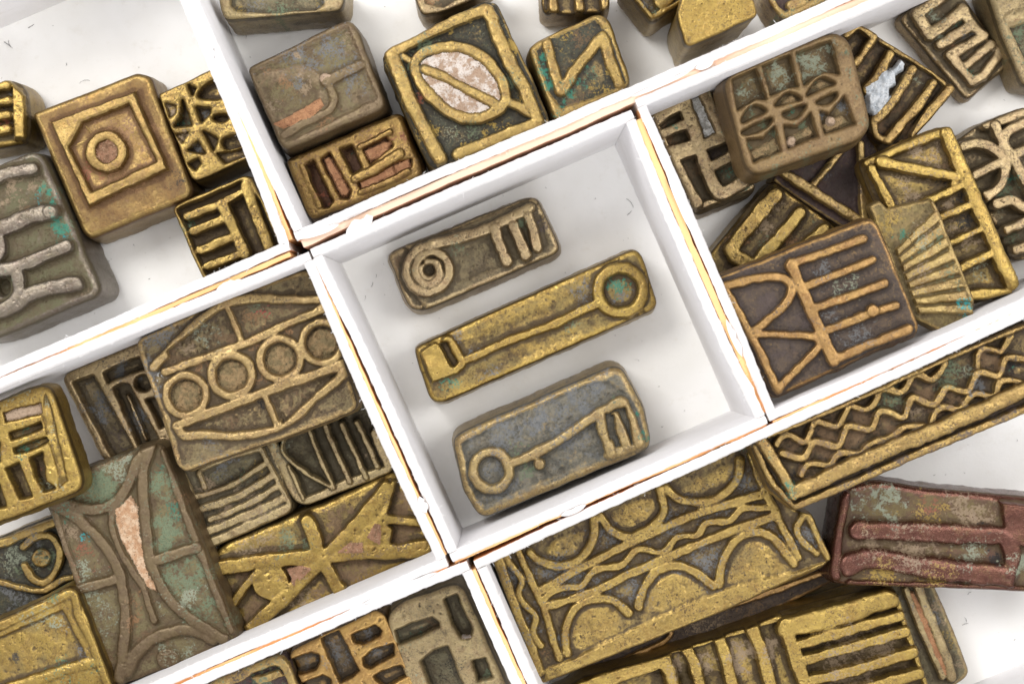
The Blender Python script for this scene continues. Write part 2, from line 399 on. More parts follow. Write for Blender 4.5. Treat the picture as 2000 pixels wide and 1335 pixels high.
def wallmesh(A, B, n_in, h0, h1, th, seed, parent, out, bow=.03, card=0):
    """a card wall from A to B (outer foot line), thickness towards n_in, with a rough cut top and rounded fold"""
    A = np.array(A[:2]); B = np.array(B[:2]); n_in = np.array(n_in); L = np.hypot(*(B - A)); n = max(8, int(L / .022)); t = np.linspace(0, 1, n)
    d_ = (B - A) / L
    X = A[None] + d_[None] * (t * L)[:, None]
    x, y = X[:, 0], X[:, 1]
    bw = bow * np.sin(t * math.pi) + .012 * fb(x * 1.0, y * 1.0, 1.5, seed, 2)
    j1 = .004 * fb(x, y, .06, seed + 3, 3) + .005 * fb(x, y, .8, seed + 4, 2)
    j2 = .004 * fb(x, y, .06, seed + 5, 3); jz = .003 * fb(x, y, .3, seed + 6, 3)
    prof = [(0, h0, 0), (0, h0 + (h1 - h0) * .45, .4), (0, h1 - .10, .9), (-.006, h1 - .03, 1), (.022, h1, 1), (th * .55, h1 + .006, 1), (th - .018, h1 - .004, 1), (th + .004, h1 - .035, 1), (th, h1 - .12, .9), (th, h0 + (h1 - h0) * .45, .4), (th, h0, 0)]
    V = []; K = len(prof)
    for q, (o_, z_, w_) in enumerate(prof):
        jj = (j1 if q < 5 else j2) * w_ * (1 if q in (3, 4, 6, 7) else .4)
        off = o_ + bw * w_ + jj
        V.append(np.stack([x + n_in[0] * off, y + n_in[1] * off, np.full(n, z_) + jz * (1 if 3 <= q <= 7 else 0)], 1))
    V = np.concatenate(V)
    Fc = []; fm = []
    for q in range(K - 1):
        mi = 1 if q < 3 else (2 if q < 7 else 0)
        for i in range(n - 1):
            a = q * n + i; Fc.append((a, a + 1, a + n + 1, a + n)); fm.append(mi)
    for i in (0, n - 1): Fc.append(tuple(q * n + i for q in (range(K) if i else range(K - 1, -1, -1)))); fm.append(2)
    rr = random.Random(seed)
    for i in range(int(n / 3.2)):
        q = rr.choice((3, 4, 6, 7)); j = rr.randrange(n); a = math.atan2(n_in[1], n_in[0]) + (math.pi if q < 5 else 0) + rr.uniform(-1.3, 1.3)
        pv = V[q * n + j] + np.array([parent.location[0], parent.location[1], 0])
        FIB.append((pv, a, rr.choice([2, 3, 3, 4, 5, 9]) * PX, rr.uniform(-2, 2), rr.uniform(-.04, .02)))
    ob = simple('wall', V, Fc, [M_WALL, out, M_RAW], fm, parent)
    return ob
def flap(par, x, y, ang, L, W, lift, seed):
    r = random.Random(seed); c = np.array(at(x, y, H)) - np.array([par.location[0], par.location[1], 0]); n = 9; V = []
    for s_ in (0, 1):
        for i in range(n):
            t = i / (n - 1); a = (t - .5) * L; b = W * (.5 if s_ else -.5) * (1 - abs(2 * t - 1) ** 3) * (r.uniform(.5, 1.3) if s_ else 1)
            V.append((c[0] + a * math.cos(ang) - b * math.sin(ang), c[1] + a * math.sin(ang) + b * math.cos(ang), c[2] + .004 + s_ * lift * math.sin(t * math.pi)))
    V = V + [(q[0], q[1], q[2] - .006) for q in V]; N2 = 2 * n
    Fc = [(i, i + 1, n + i + 1, n + i) for i in range(n - 1)] + [(N2 + n + i, N2 + n + i + 1, N2 + i + 1, N2 + i) for i in range(n - 1)]
    Fc += [(i + 1, i, N2 + i, N2 + i + 1) for i in range(n - 1)] + [(n + i, n + i + 1, N2 + n + i + 1, N2 + n + i) for i in range(n - 1)]
    simple('torn_flap', V, Fc, [M_RAW], None, par)
def box(label, quad, out, bows=(0, 0, 0, 0), cards=(0, 0, 0, 0), core=None):
    core = core or M_CORE
    """quad: outer top corners in photo pixels, in order round the box"""
    Q = [np.array(at(x, y, H)[:2]) for x, y in quad]
    c = sum(Q) / 4
    par = bpy.data.objects.new('paper_box', None); par.location = (c[0], c[1], 0.004); COL.objects.link(par)
    par['label'] = label; par['category'] = 'box'; par['group'] = 'white paper boxes set side by side'
    Q = [q - c for q in Q]
    f = simple('base', [(q[0] * .997, q[1] * .997, zz) for zz in (0, FT) for q in Q], [(0, 1, 2, 3), (7, 6, 5, 4)] + [(i, (i + 1) % 4, 4 + (i + 1) % 4, 4 + i) for i in range(4)], [M_FLOOR], None, par)
    import bmesh
    bm = bmesh.new(); bm.from_mesh(f.data); bmesh.ops.recalc_face_normals(bm, faces=bm.faces); bm.to_mesh(f.data); bm.free()
    for i in range(4):
        A, B = Q[i], Q[(i + 1) % 4]; d_ = (B - A) / np.hypot(*(B - A)); n_ = np.array([d_[1], -d_[0]])
        if n_ @ (-(A + B) / 2) < 0: n_ = -n_
        if i % 2: A = A + d_ * (TH + .003); B = B - d_ * (TH + .003)
        wl = wallmesh(A, B, n_, FT + .002, H, TH, 50 * i + int(c[0] * 10), par, out, bows[i])
        if cards[i]:   # the tan core board showing beside the white facing
            n = 90; t = np.linspace(0.004, .996, n); L = np.hypot(*(B - A)); X = A + (B - A) * t[:, None]; x, y = X[:, 0], X[:, 1]
            bw = bows[i] * np.sin(t * math.pi); V = []
            for o_, z_ in ((-.004, .01), (-.004, H - .05), (-cards[i], H - .06), (-cards[i], .01)):
                jj = .008 * fb(x, y, .25, 77 + i, 3) * (o_ < -.01) + .0
                V.append(np.stack([x + n_[0] * (o_ + bw + jj), y + n_[1] * (o_ + bw + jj), np.full(n, z_) + (.03 * fb(x, y, .9, 5 + i, 3) if z_ > 1 else 0)], 1))
            V = np.concatenate(V); Fq = [(q * n + j, q * n + j + 1, q * n + n + j + 1, q * n + n + j) for q in range(3) for j in range(n - 1)]
            Fq += [(0, n, 2 * n, 3 * n), (n - 1, 2 * n - 1, 3 * n - 1, 4 * n - 1)]
            simple('core_board', V, Fq, [core], None, par)
    return par
# ------------------------------------------------------------------ the boxes and the board they stand on
tb = simple('table', [(-40, -40, 0), (40, -40, 0), (40, 40, 0), (-40, 40, 0)], [(0, 1, 2, 3)], [M_TABLE]); tb['kind'] = 'structure'
b1 = box('white paper box in the middle holding only three key-shaped brass weights', [(606, 488), (1233, 216), (1500, 826), (884, 1096)], M_PINK, (0, .03, 0, .02), (0, .075, .03, 0))
b2 = box('white paper box at the top left with the brown square weight and much bare floor', [(-817, 268), (283, -205), (568, 489), (-532, 965)], M_OUT, (0, -.03, 0, 0), (0, .06, .05, 0))
b3 = box('white paper box along the top edge, above the box of keys', [(181, -430), (1600, -1046), (2000, -146), (580, 470)], M_OUT, (0, 0, .0, -.02), (0, 0, .085, 0), M_CORE2)
b4 = box('white paper box at the right holding the waffle-patterned weight and the pile below it', [(1240, 195), (2400, -297), (2790, 242), (1505, 824)], M_OUT, (0, 0, 0, .02), (0, 0, .03, 0))
b5 = box('white paper box at the left holding the heaped weights under the boat pattern', [(-498, 945), (602, 491), (876, 1104), (-224, 1577)], M_PINK, (0, 0.02, 0, 0), (0, .03, .045, 0))
b6 = box('white paper box at the bottom edge, between the heaped box and the large box', [(-188, 1567), (911, 1096), (1222, 1798), (122, 2271)], M_OUT, (0, 0, 0, 0), (0, .05, 0, 0))
box('large white paper box at the lower right holding the long zigzag weight', [(925, 1096), (2600, 327), (2960, 1030), (1222, 1760)], M_OUT)

A_ = math.radians(23.5); B_ = math.radians(-66.5)
for q, (bb, x, y, a, L, W, lf) in enumerate([(b1, 702, 441, A_ + .2, .36, .16, .05), (b3, 1376, 126, A_, .22, .10, .01), (b5, 447, 556, A_, .30, .07, .0), (b2, 545, 440, B_, .55, .08, .02), (b3, 620, 452, A_ - .1, .5, .09, .015),
        (b2, 412, 100, B_, .16, .10, .03), (b1, 1434, 660, B_, .45, .07, .02), (b5, 826, 985, B_, .20, .09, .03), (b5, 780, 1148, A_, .9, .07, .02), (b1, 1120, 996, A_, .30, .07, .01), (b4, 1330, 400, B_, .8, .07, .01), (b4, 1470, 770, B_, .5, .06, .02), (b6, 940, 1190, B_, .6, .06, .01), (b3, 1290, 165, A_, .7, .05, .01)]):
    flap(bb, x, y, a, L, W, lf, q + 3)
# ------------------------------------------------------------------ metals
GOLD = metal('olive_gold_brass', (.44, .32, .085), (.17, .13, .06), (.085, .060, .032), .62, .34, .75, seed=1)
GOLD2 = metal('bright_yellow_brass', (.49, .355, .085), (.19, .15, .06), (.10, .07, .035), .80, .34, .6, seed=2)
PALE = metal('pale_worn_brass', (.50, .395, .185), (.19, .16, .10), (.11, .09, .055), .58, .38, .75, seed=3)
DEEP = metal('deep_gold_brass', (.45, .32, .10), (.18, .135, .065), (.07, .052, .035), .60, .34, .7, seed=4)
BROWN = metal('brown_brass', (.33, .235, .07), (.25, .155, .055), (.17, .095, .04), .80, .36, .4, seed=5)
GREYG = metal('grey_green_bronze', (.46, .37, .16), (.15, .14, .095), (.10, .085, .05), .45, .42, .6, .5, .6, seed=6)
SILV = metal('silvery_bronze', (.27, .24, .16), (.12, .12, .07), (.13, .105, .06), .42, .36, .5, .4, .75, seed=7)
DARKM = metal('dark_brown_bronze', (.44, .275, .085), (.085, .062, .050), (.055, .042, .038), .42, .36, .3, .4, .75, seed=8)
COPP = metal('green_brown_bronze', (.19, .14, .062), (.155, .135, .07), (.12, .085, .045), .42, .40, .45, .35, .5, seed=9)
RED = metal('red_purple_bronze', (.15, .062, .036), (.14, .11, .05), (.10, .058, .035), .58, .24, .35, .35, .7, seed=10)
DULL = metal('dull_brown_bronze', (.29, .20, .075), (.16, .12, .055), (.11, .08, .038), .55, .45, .45, .4, .5, seed=11)
BLACKG = metal('black_green_bronze', (.50, .36, .10), (.055, .060, .045), (.045, .042, .032), .38, .36, .5, .4, .7, seed=12)
ORN = metal('orange_gold_brass', (.54, .35, .10), (.15, .115, .07), (.09, .07, .045), .62, .32, .35, seed=13)
PURP = metal('purple_black_bronze', (.50, .36, .11), (.05, .038, .045), (.095, .06, .06), .36, .36, .4, .3, .6, seed=14)
GREYK = metal('grey_pitted_brass', (.46, .35, .13), (.17, .165, .15), (.10, .105, .095), .46, .36, .6, .3, .6, seed=15)
FAN = metal('olive_fan_brass', (.44, .33, .11), (.19, .155, .065), (.13, .10, .045), .55, .36, .6, .4, .7, seed=17)
BOAT = metal('tan_pitted_brass', (.48, .355, .13), (.19, .155, .085), (.12, .09, .05), .52, .37, .7, .6, .7, seed=18)
BRICK = metal('brick_brown_brass', (.36, .245, .07), (.17, .095, .045), (.12, .06, .035), .50, .36, .6, seed=16)
CR_PINK = crustm('pink_white_crust', (.33, .23, .16), (.54, .48, .43), (.25, .15, .10))
CR_BR = crustm('brick_brown_crust', (.26, .12, .055), (.34, .17, .08), (.16, .075, .04))
CR_OR = crustm('orange_crust', (.38, .22, .12), (.50, .36, .24), (.24, .13, .065))
CR_WH = crustm('white_crust', (.60, .62, .64), (.42, .45, .48), (.78, .78, .77))
CR_COP = crustm('copper_fill', (.27, .14, .08), (.18, .095, .05), (.40, .28, .18))
CR_EARTH = crustm('earth_fill', (.15, .11, .05), (.24, .16, .075), (.09, .065, .035))
CR_GP = crustm('grey_white_fill', (.30, .29, .26), (.62, .61, .58), (.20, .17, .12))
CR_TAN = crustm('tan_fill', (.30, .21, .14), (.36, .26, .18), (.20, .15, .09))

# ------------------------------------------------------------------ the three keys
weight('goldweight', 'pale brass bar weight with a spiral-bowed key, topmost of the three keys', 'Z8',
 '182 490 230 460 1100 112 1165 115 1318 450 1290 480 430 850 345 850 300 790', .85, [
 k('150 480 300 430 330 470 290 560 330 720 430 830 400 880 300 860 180 560', -17, sf=7), k('400 370 900 160 1120 90 1110 150 900 215 420 415', -13, sf=6), k('640 480 850 380 1190 230 1230 420 930 560 650 670', -12, sf=12),
 s('key_shaft', 62, '470 430 640 388 820 330 960 265 1115 188', 5, rd=.8),
 s('key_bow', 50, '480 425 400 450 330 520 315 610 350 690 430 735 520 720 580 650 590 570 550 500 470 470 400 510 370 580 390 650 450 685 505 665 530 610 505 555 455 540', 6, rd=.8), d('', 455, 605, 66, 2, dome=3), kd(462, 590, 34, -14),
 s('key_bit', 62, '890 320 925 440 968 535', 8, rd=.5), s('key_bit', 66, '1012 310 1050 400 1092 490', 7, rd=.5), s('key_bit', 54, '1110 245 1140 350 1165 445', 7, rd=.5)],
 PALE, floor=-8, er=9, fl=8, cr=14, group='key-shaped goldweights', tilt=(0, .0), patches=[(1050, 300, 50, 'P', .8), (640, 430, 60, 'P', .6), (350, 600, 30, 'P', .6), (1210, 300, 60, 'V', .6), (900, 200, 60, 'B', .5), (250, 520, 60, 'B', .5)])
weight('goldweight', 'long yellow brass bar weight with a thin straight key, middle of the three keys', 'Z8',
 '358 1095 1790 452 1840 475 1950 810 1925 850 550 1455 490 1450 460 1420', .85, [
 k('640 1090 1460 720 1540 790 1100 970 720 1150', -11, sf=30), k('760 1250 1300 970 1560 880 1640 900 1300 1070 840 1260', -9, sf=26),
 s('key_shaft', 44, '640 1200 760 1150 1000 1040 1260 950 1400 880 1590 790', 2, rd=.5),
 o('key_bow', 1706, 722, 143, 68, 3, rd=.6), kd(1706, 722, 105, -14, sf=6),
 p('key_bit', '400 1130 440 1100 470 1080 500 1065 530 1075 600 1220 700 1170 650 1260 480 1320 440 1220', 2), s('key_bit', 70, '585 1060 620 1120 655 1200', 3, cu=0), k('535 1070 575 1060 640 1190 615 1215', -16, sf=3)],
 GOLD2, floor=-6, er=9, fl=6, group='key-shaped goldweights', patches=[(1690, 690, 80, 'G', .75), (1720, 760, 70, 'S', .7), (590, 1310, 70, 'G', .5), (1400, 960, 90, 'P', .4), (640, 1020, 60, 'S', .4), (1450, 720, 110, 'S', .5), (730, 1130, 60, 'S', .5), (870, 1260, 90, 'S', .4)])
weight('goldweight', 'thick grey pitted bar weight with a raised brass key, lowest of the three keys', 'Y8',
 '160 655 250 600 1330 130 1400 150 1560 440 1605 680 1575 740 400 1230 350 1215 250 1050', 1.15, [
 k('230 700 500 540 1180 250 1300 255 1400 320 1520 600 1400 700 400 1130 330 1080', -10, sf=14, rg=1.2),
 s('key_shaft', 62, '590 830 700 790 850 710 1050 590 1200 480 1380 385', 6, rd=.8),
 o('key_bow', 445, 885, 128, 70, 6, rd=.8), s('', 40, '560 850 590 830 570 880', 4), kd(440, 880, 90, -10, e=1.05),
 s('key_bit', 70, '1235 480 1260 600 1310 760', 6, rd=.7), s('key_bit', 80, '1350 500 1400 620 1430 700', 5, rd=.7), s('key_bit', 74, '1400 400 1450 520 1510 690', 7, rd=.8), s('', 60, '1290 770 1500 700', 2), k('1270 470 1330 480 1340 560 1310 660 1280 560', -8, sf=4), k('1360 440 1410 430 1440 530 1460 690 1410 560', -10, sf=4),
 d('knob', 790, 835, 40, 9, dome=3)],
 GREYK, floor=-4, er=16, fl=8, cr=16, rough=1.4, group='key-shaped goldweights', tilt=(0, .02), patches=[(500, 640, 220, 'S', .75), (800, 500, 200, 'S', .75), (1100, 380, 180, 'S', .7), (1220, 260, 110, 'S', .7), (1000, 700, 200, 'S', .6), (600, 1000, 200, 'S', .6), (700, 900, 100, 'P', .6), (1540, 620, 60, 'G', .75), (1500, 480, 40, 'G', .6), (640, 720, 90, 'P', .55), (1350, 370, 60, 'P', .5), (440, 880, 70, 'S', .8), (400, 1090, 70, 'S', .6)])

# ------------------------------------------------------------------ top left box
weight('goldweight', 'small brass block with four round cross ribs, cut by the left picture edge', 'Z1', '-260 690 60 610 130 640 195 740 205 1080 170 1110 -260 1190', .95, [
 s('rib', 66, '-240 720 50 665', 4, rd=.9), s('rib', 66, '-240 830 60 785', 4, rd=.9), s('rib', 60, '-240 930 60 895', 4, rd=.9), s('rib', 66, '-240 1040 50 1010', 4, rd=.9), p('', '90 650 190 740 200 1080 100 1080', 0, sf=12)],
 GOLD2, floor=-18, er=10, fl=4, patches=[(40, 955, 45, 'R', .8), (-60, 955, 45, 'R', .8), (60, 840, 60, 'K', .5), (60, 730, 50, 'S', .6)])
weight('goldweight', 'large brown square weight stepped like a pyramid, ring in its sunk middle', 'F0', '56 218 262 138 288 145 372 368 366 384 170 466 154 450', 1.05, [
 p('frame', '98 238 262 178 326 330 172 402', 0, sf=7), k('135 288 178 262 160 240 250 203 303 315 178 373', -13, sf=4), k('160 242 178 262 135 288', -13, sf=8),
 o('ring', 207, 296, 31, 17, 0, rd=.3), d('fill', 208, 296, 20, -4, m=CR_COP, rg=4)],
 BROWN, floor=-17, er=11, cr=10, fl=6, wob=.8, rough=.45, patches=[(230, 235, 50, 'O', .5), (270, 270, 45, 'O', .45), (170, 340, 30, 'R', .5), (150, 205, 60, 'O', .4), (265, 345, 45, 'O', .45), (225, 350, 40, 'O', .5), (345, 350, 25, 'K', .4)])
weight('goldweight', 'small openwork brass weight of curling bands, half under the box wall beside the brown square', 'X6', '22 492 300 362 350 350 515 800 480 830 225 945 195 930', .95, [
 k('60 540 110 545 110 590 80 610', -8, sf=4), k('150 520 190 650 110 655 140 610', -22), k('180 440 215 460 200 490', -16), k('235 500 250 460 300 430 340 420 360 500 300 510', -20, cu=1), k('220 560 290 565 290 590 250 630', -20), kd(345, 612, 34, -20, e=.5), k('260 685 330 720 310 780', -18), k('370 720 430 705 480 720 470 750 390 775 360 755', -20, cu=1), k('110 700 180 690 150 740', -10), k('180 780 230 740 265 795', -18), k('180 850 230 825 240 850 215 880', -18), k('330 800 480 770 500 800 370 850', -14)],
 GOLD, er=6, fl=5, cr=7, patches=[(85, 575, 40, 'T', 1), (145, 710, 40, 'T', 1), (215, 765, 30, 'S', .7), (150, 630, 40, 'G', .4), (260, 590, 30, 'S', .7)])
weight('goldweight', 'square brass weight, comb of four arms facing a straight bar, below the curling openwork one', 'Z6', '1118 520 1150 500 1600 300 1640 320 1860 790 1330 1000 1300 940', .95, [
 k('1460 450 1580 400 1640 560 1710 790 1620 860', -30, sf=4),
 p('', '1410 470 1620 370 1640 400 1440 520', 0),
 s('comb_arm', 50, '1215 575 1440 488', 0), s('comb_arm', 50, '1255 668 1490 575', 0), s('comb_arm', 54, '1300 792 1530 702', 0), s('comb_arm', 50, '1345 898 1590 810', 0), s('comb_back', 66, '1440 490 1500 620 1590 820', 1, cu=0), s('bar', 66, '1600 370 1660 540 1745 765', 1, cu=0)],
 GOLD, floor=-19, rim=9, er=6, fl=5, patches=[(1190, 640, 50, 'P', .7), (1200, 690, 40, 'G', .5), (1230, 600, 30, 'G', .5)])
weight('goldweight', 'large silvery weight with long raised prongs and turquoise stains, at the left picture edge', 'Z6', '-340 370 170 150 225 150 265 190 640 1050 610 1095 -60 1370 -340 1390', 1.2, [
 s('prong', 70, '-260 420 -60 330 60 290 205 262', 2, rd=.6), s('prong', 98, '-240 740 -40 665 90 620 220 560 330 545', 4, rd=.7), d('prong_knob', 325, 545, 42, 6, dome=3), s('prong', 75, '-240 1020 0 930 100 900 250 850 425 770', 3, rd=.6), s('prong', 82, '-240 1260 60 1170 170 1090 300 1045 490 1010', 2, rd=.6), s('hook', 68, '-60 1210 60 1150 120 1060 110 950', 3, rd=.6), s('hook', 50, '-40 860 10 800 0 720', 2), kd(0, 1030, 40, -34, e=1.4)],
 SILV, floor=-15, er=12, fl=6, cr=16, rim=0, patches=[(290, 420, 60, 'G', .85), (230, 450, 60, 'C', .35), (330, 470, 50, 'G', .7), (370, 640, 70, 'G', .8), (430, 690, 50, 'C', .3), (270, 380, 50, 'P', .7), (100, 400, 120, 'T', .7), (160, 520, 60, 'B', .6), (560, 1060, 60, 'T', .4), (420, 620, 80, 'P', .5), (60, 960, 60, 'P', .5), (220, 160, 120, 'P', .3)])

# ------------------------------------------------------------------ top box
weight('goldweight', 'grey-olive weight with a sunk field, at the top edge above the forked one', 'Z2', '90 -160 118 60 150 160 1060 80 1090 40 1100 -160', 1.1, [
 k('190 -160 205 40 240 80 500 98 860 70 920 30 940 -160', -13, sf=8)], GREYG, er=10, fl=3, patches=[(600, 90, 120, 'P', .8), (920, 20, 50, 'S', .7), (250, 90, 100, 'Y', .4), (400, 20, 140, 'S', .4), (900, 60, 80, 'Y', .5)])
weight('goldweight', 'brown and grey square weight with a raised two-pronged fork and caked earth', 'Z2', '325 530 1100 150 1150 160 1190 220 1422 825 1390 860 640 1172 590 1150', 1.15, [
 k('380 560 950 290 1110 230 1330 760 1000 930 640 1090', -6, sf=20), p('fork_bowl', '400 600 600 530 800 505 890 570 1000 660 1020 780 960 890 800 970 600 1070 480 860', -3, sf=10, cu=1), k('460 690 620 640 800 620 880 700 860 790 700 850 560 900', -6, sf=16), s('fork_handle', 84, '950 640 1080 570 1215 505', 3, rd=.8, sf=9), s('fork_arm', 64, '960 660 1005 760 985 850 890 910 760 970 620 1060', 1, rd=.8, sf=10), p('earth', '540 970 700 890 900 770 920 820 850 900 620 1000', 0, rg=3, m=CR_BR), d('earth', 945, 615, 40, 2, rg=2, m=CR_TAN)],
 COPP, er=12, fl=5, cr=13, patches=[(700, 450, 260, 'S', .6), (1000, 380, 200, 'S', .65), (1150, 600, 170, 'S', .55), (640, 640, 110, 'O', .5), (760, 640, 90, 'T', .6), (500, 820, 90, 'T', .5), (950, 970, 110, 'O', .5), (500, 560, 80, 'O', .4), (720, 420, 50, 'T', .8), (640, 430, 60, 'P', .5), (1100, 300, 110, 'T', .5)])
weight('goldweight', 'brass weight with slots packed with brick-red clay, just below the forked one', 'Z7', '285 560 1370 92 1420 100 1640 680 1600 740 560 1150 500 1110', .85, [
 k('490 610 550 580 735 960 700 1010 640 1020', -26, sf=5), k('640 560 710 500 920 860 900 930 830 930', -18, sf=4), p('clay_fill', '660 560 700 530 770 620 910 860 880 910 830 910', -6, sf=4, m=CR_BR, rg=2), k('830 455 930 430 1015 630 940 680', -28, sf=5), k('1040 440 1270 340 1330 420 1110 590', -14, sf=4), p('clay_fill', '1060 470 1250 380 1320 390 1280 460 1200 520 1110 570', -4, sf=4, m=CR_BR, rg=3), k('980 770 1330 600 1510 560 1500 640 1370 700 1020 850', -14, sf=4), p('clay_fill', '1010 780 1330 615 1350 700 1030 840', -4, sf=4, m=CR_BR, rg=1.5), p('clay_fill', '1345 610 1490 560 1500 640 1370 690', -4, sf=4, m=CR_BR, rg=1.5),
 s('bar', 50, '1010 440 1150 370 1310 290', 4, rd=.8), s('bar', 80, '970 750 1200 630 1400 500', 4, rd=.7), s('bar', 50, '1020 880 1250 790 1480 675', 4, rd=.8), s('bar', 50, '450 620 520 800 620 1010', 2, rd=.6)],
 BRICK, er=13, fl=5, cr=13, patches=[(1050, 310, 150, 'O', .6), (800, 420, 140, 'O', .55), (500, 570, 150, 'O', .5), (1400, 380, 110, 'R', .7), (1550, 560, 80, 'B', .4), (700, 420, 60, 'P', .4), (640, 900, 100, 'R', .6), (600, 700, 60, 'R', .4), (920, 480, 50, 'G', .35), (350, 600, 100, 'B', .6)])
weight('goldweight', 'large square weight, raised rim round a split seed shape filled with pink crust', 'Z3', '142 365 210 310 800 0 900 5 930 60 1250 770 1230 820 520 1095 450 1050', 1.2, [
 s('rim', 62, '205 350 500 190 820 62', 2, rd=.5), s('rim', 74, '845 70 960 350 1070 560 1165 770', 3, rd=.6), s('rim', 66, '1160 800 900 900 650 1000', 2, rd=.5), s('rim', 76, '225 370 330 640 430 840 530 1030', 3, rd=.6),
 p('crust_fill', '400 400 560 310 720 340 880 450 940 600 900 700 760 760 620 740 470 620 400 500', -5, sf=5, m=CR_PINK, rg=1.5),
 s('seed_ring', 58, '385 370 530 305 690 310 830 385 930 520 960 640 890 730 750 775 600 735 450 605 375 480', 1, cl=1, rd=.35), s('seed_line', 46, '430 445 560 500 700 580 890 675', 1, rd=.35), s('tail', 44, '250 350 330 390 400 440', -2), s('tail', 52, '960 650 1060 700 1130 745', 0)],
 BLACKG, floor=-15, er=7, fl=6, cr=10, wob=2, patches=[(200, 400, 60, 'Y', .7), (300, 420, 60, 'P', .9), (430, 300, 90, 'P', .85), (370, 340, 50, 'O', .5), (410, 620, 60, 'R', .7), (980, 500, 70, 'P', .6), (740, 830, 120, 'P', .5), (560, 150, 60, 'Y', .8), (1000, 280, 60, 'Y', .8), (320, 640, 80, 'Y', .8), (450, 870, 80, 'Y', .8), (900, 900, 100, 'Y', .8), (1100, 640, 70, 'Y', .7), (700, 980, 80, 'Y', .7), (1190, 780, 60, 'Y', .6), (690, 100, 90, 'Y', .6), (1080, 700, 50, 'B', .6), (880, 150, 100, 'L', .25), (600, 850, 140, 'L', .25)])
weight('goldweight', 'small dark brass weight with a raised zigzag like a letter N and emerald stains', 'Z3', '1100 315 1180 260 1530 92 1600 90 1640 140 1778 530 1750 580 1310 800 1270 790', 1.0, [
 k('1160 330 1270 240 1540 130 1640 260 1740 540 1560 620 1330 700 1240 600', -5, sf=14), s('zigzag', 62, '1228 285 1270 450 1315 590', 3, rd=.7, cu=0), s('zigzag', 60, '1325 590 1450 400 1590 240', 4, rd=.6, cu=0), s('zigzag', 62, '1600 260 1640 400 1692 540', 3, rd=.7, cu=0)],
 BLACKG, er=13, fl=5, cr=15, patches=[(1190, 380, 60, 'G', .95), (1210, 470, 60, 'G', .95), (1235, 550, 45, 'G', .8), (1360, 610, 70, 'G', .85), (1440, 530, 60, 'G', .6), (1500, 440, 50, 'G', .5), (1540, 490, 40, 'G', .4), (1300, 740, 50, 'G', .7), (1420, 700, 130, 'B', .7), (1550, 640, 110, 'Y', .5), (1440, 200, 150, 'B', .6), (1350, 190, 100, 'Y', .5), (1590, 240, 35, 'P', .7), (1240, 350, 60, 'Y', .7), (1450, 410, 60, 'Y', .6), (1660, 480, 50, 'Y', .7), (1290, 520, 40, 'Y', .6)])
weight('goldweight', 'small tan and brown weight peeking in at the top edge left of the seed-shaped one', 'Z3', '345 -130 375 10 412 100 560 70 765 -10 900 -130', 1.05, [
 k('430 -130 440 20 560 40 740 -60 800 -130', -8, sf=8)], PALE, er=8, fl=3, patches=[(460, -10, 70, 'O', .8), (700, 10, 60, 'W', .2)])
weight('goldweight', 'small brass weight with three upright ribs at the top edge, above the zigzag weight', 'Z3', '1190 -150 1200 60 1215 85 1610 70 1635 50 1640 -150', .95, [
 s('rib', 56, '1262 -130 1272 60', 4, rd=.8), s('rib', 56, '1430 -130 1442 55', 4, rd=.8), s('rib', 56, '1590 -130 1610 45', 4, rd=.8)], DEEP, floor=-12, er=7, fl=4)
weight('goldweight', 'brass weight pointing a corner down from the top edge, left of the plain block', 'Z4', '60 -120 285 165 310 165 480 55 545 10 560 -120', 1.1, [
 s('rim', 34, '90 -100 195 20 290 130', 2, rd=.5), s('rim', 40, '300 130 400 80 520 10', 0, rd=.5), s('bar', 90, '330 -100 360 10 420 -20', 2, rd=.5)], GOLD, floor=-12, er=8, fl=5, patches=[(310, 110, 50, 'P', .6), (260, 30, 60, 'S', .5)])
weight('goldweight', 'plain speckled brass block with a flat unpatterned top, cut by the top edge', 'Z4', '492 110 560 -140 1060 -140 1120 90 1115 130 590 368 550 345', 1.75, [], GOLD2, er=7, fl=-3, cr=8, patches=[(800, 60, 150, 'B', .25), (650, 200, 90, 'S', .2)])
weight('goldweight', 'dark weight with a green-crusted rim at the top edge, right of the plain block', 'Z4', '1150 -160 1190 -20 1300 155 1330 160 1560 60 1800 -60 1780 -160', 1.0, [
 s('rim', 60, '1190 -60 1320 120 1480 60 1740 -60', 0, rd=.4), s('bar', 70, '1380 40 1480 0', 2)], PURP, floor=-14, er=8, fl=4, patches=[(1350, 120, 90, 'P', .8), (1480, 70, 100, 'P', .7), (1230, -10, 60, 'P', .5), (1600, 20, 90, 'P', .5), (1400, 30, 60, 'O', .5)])
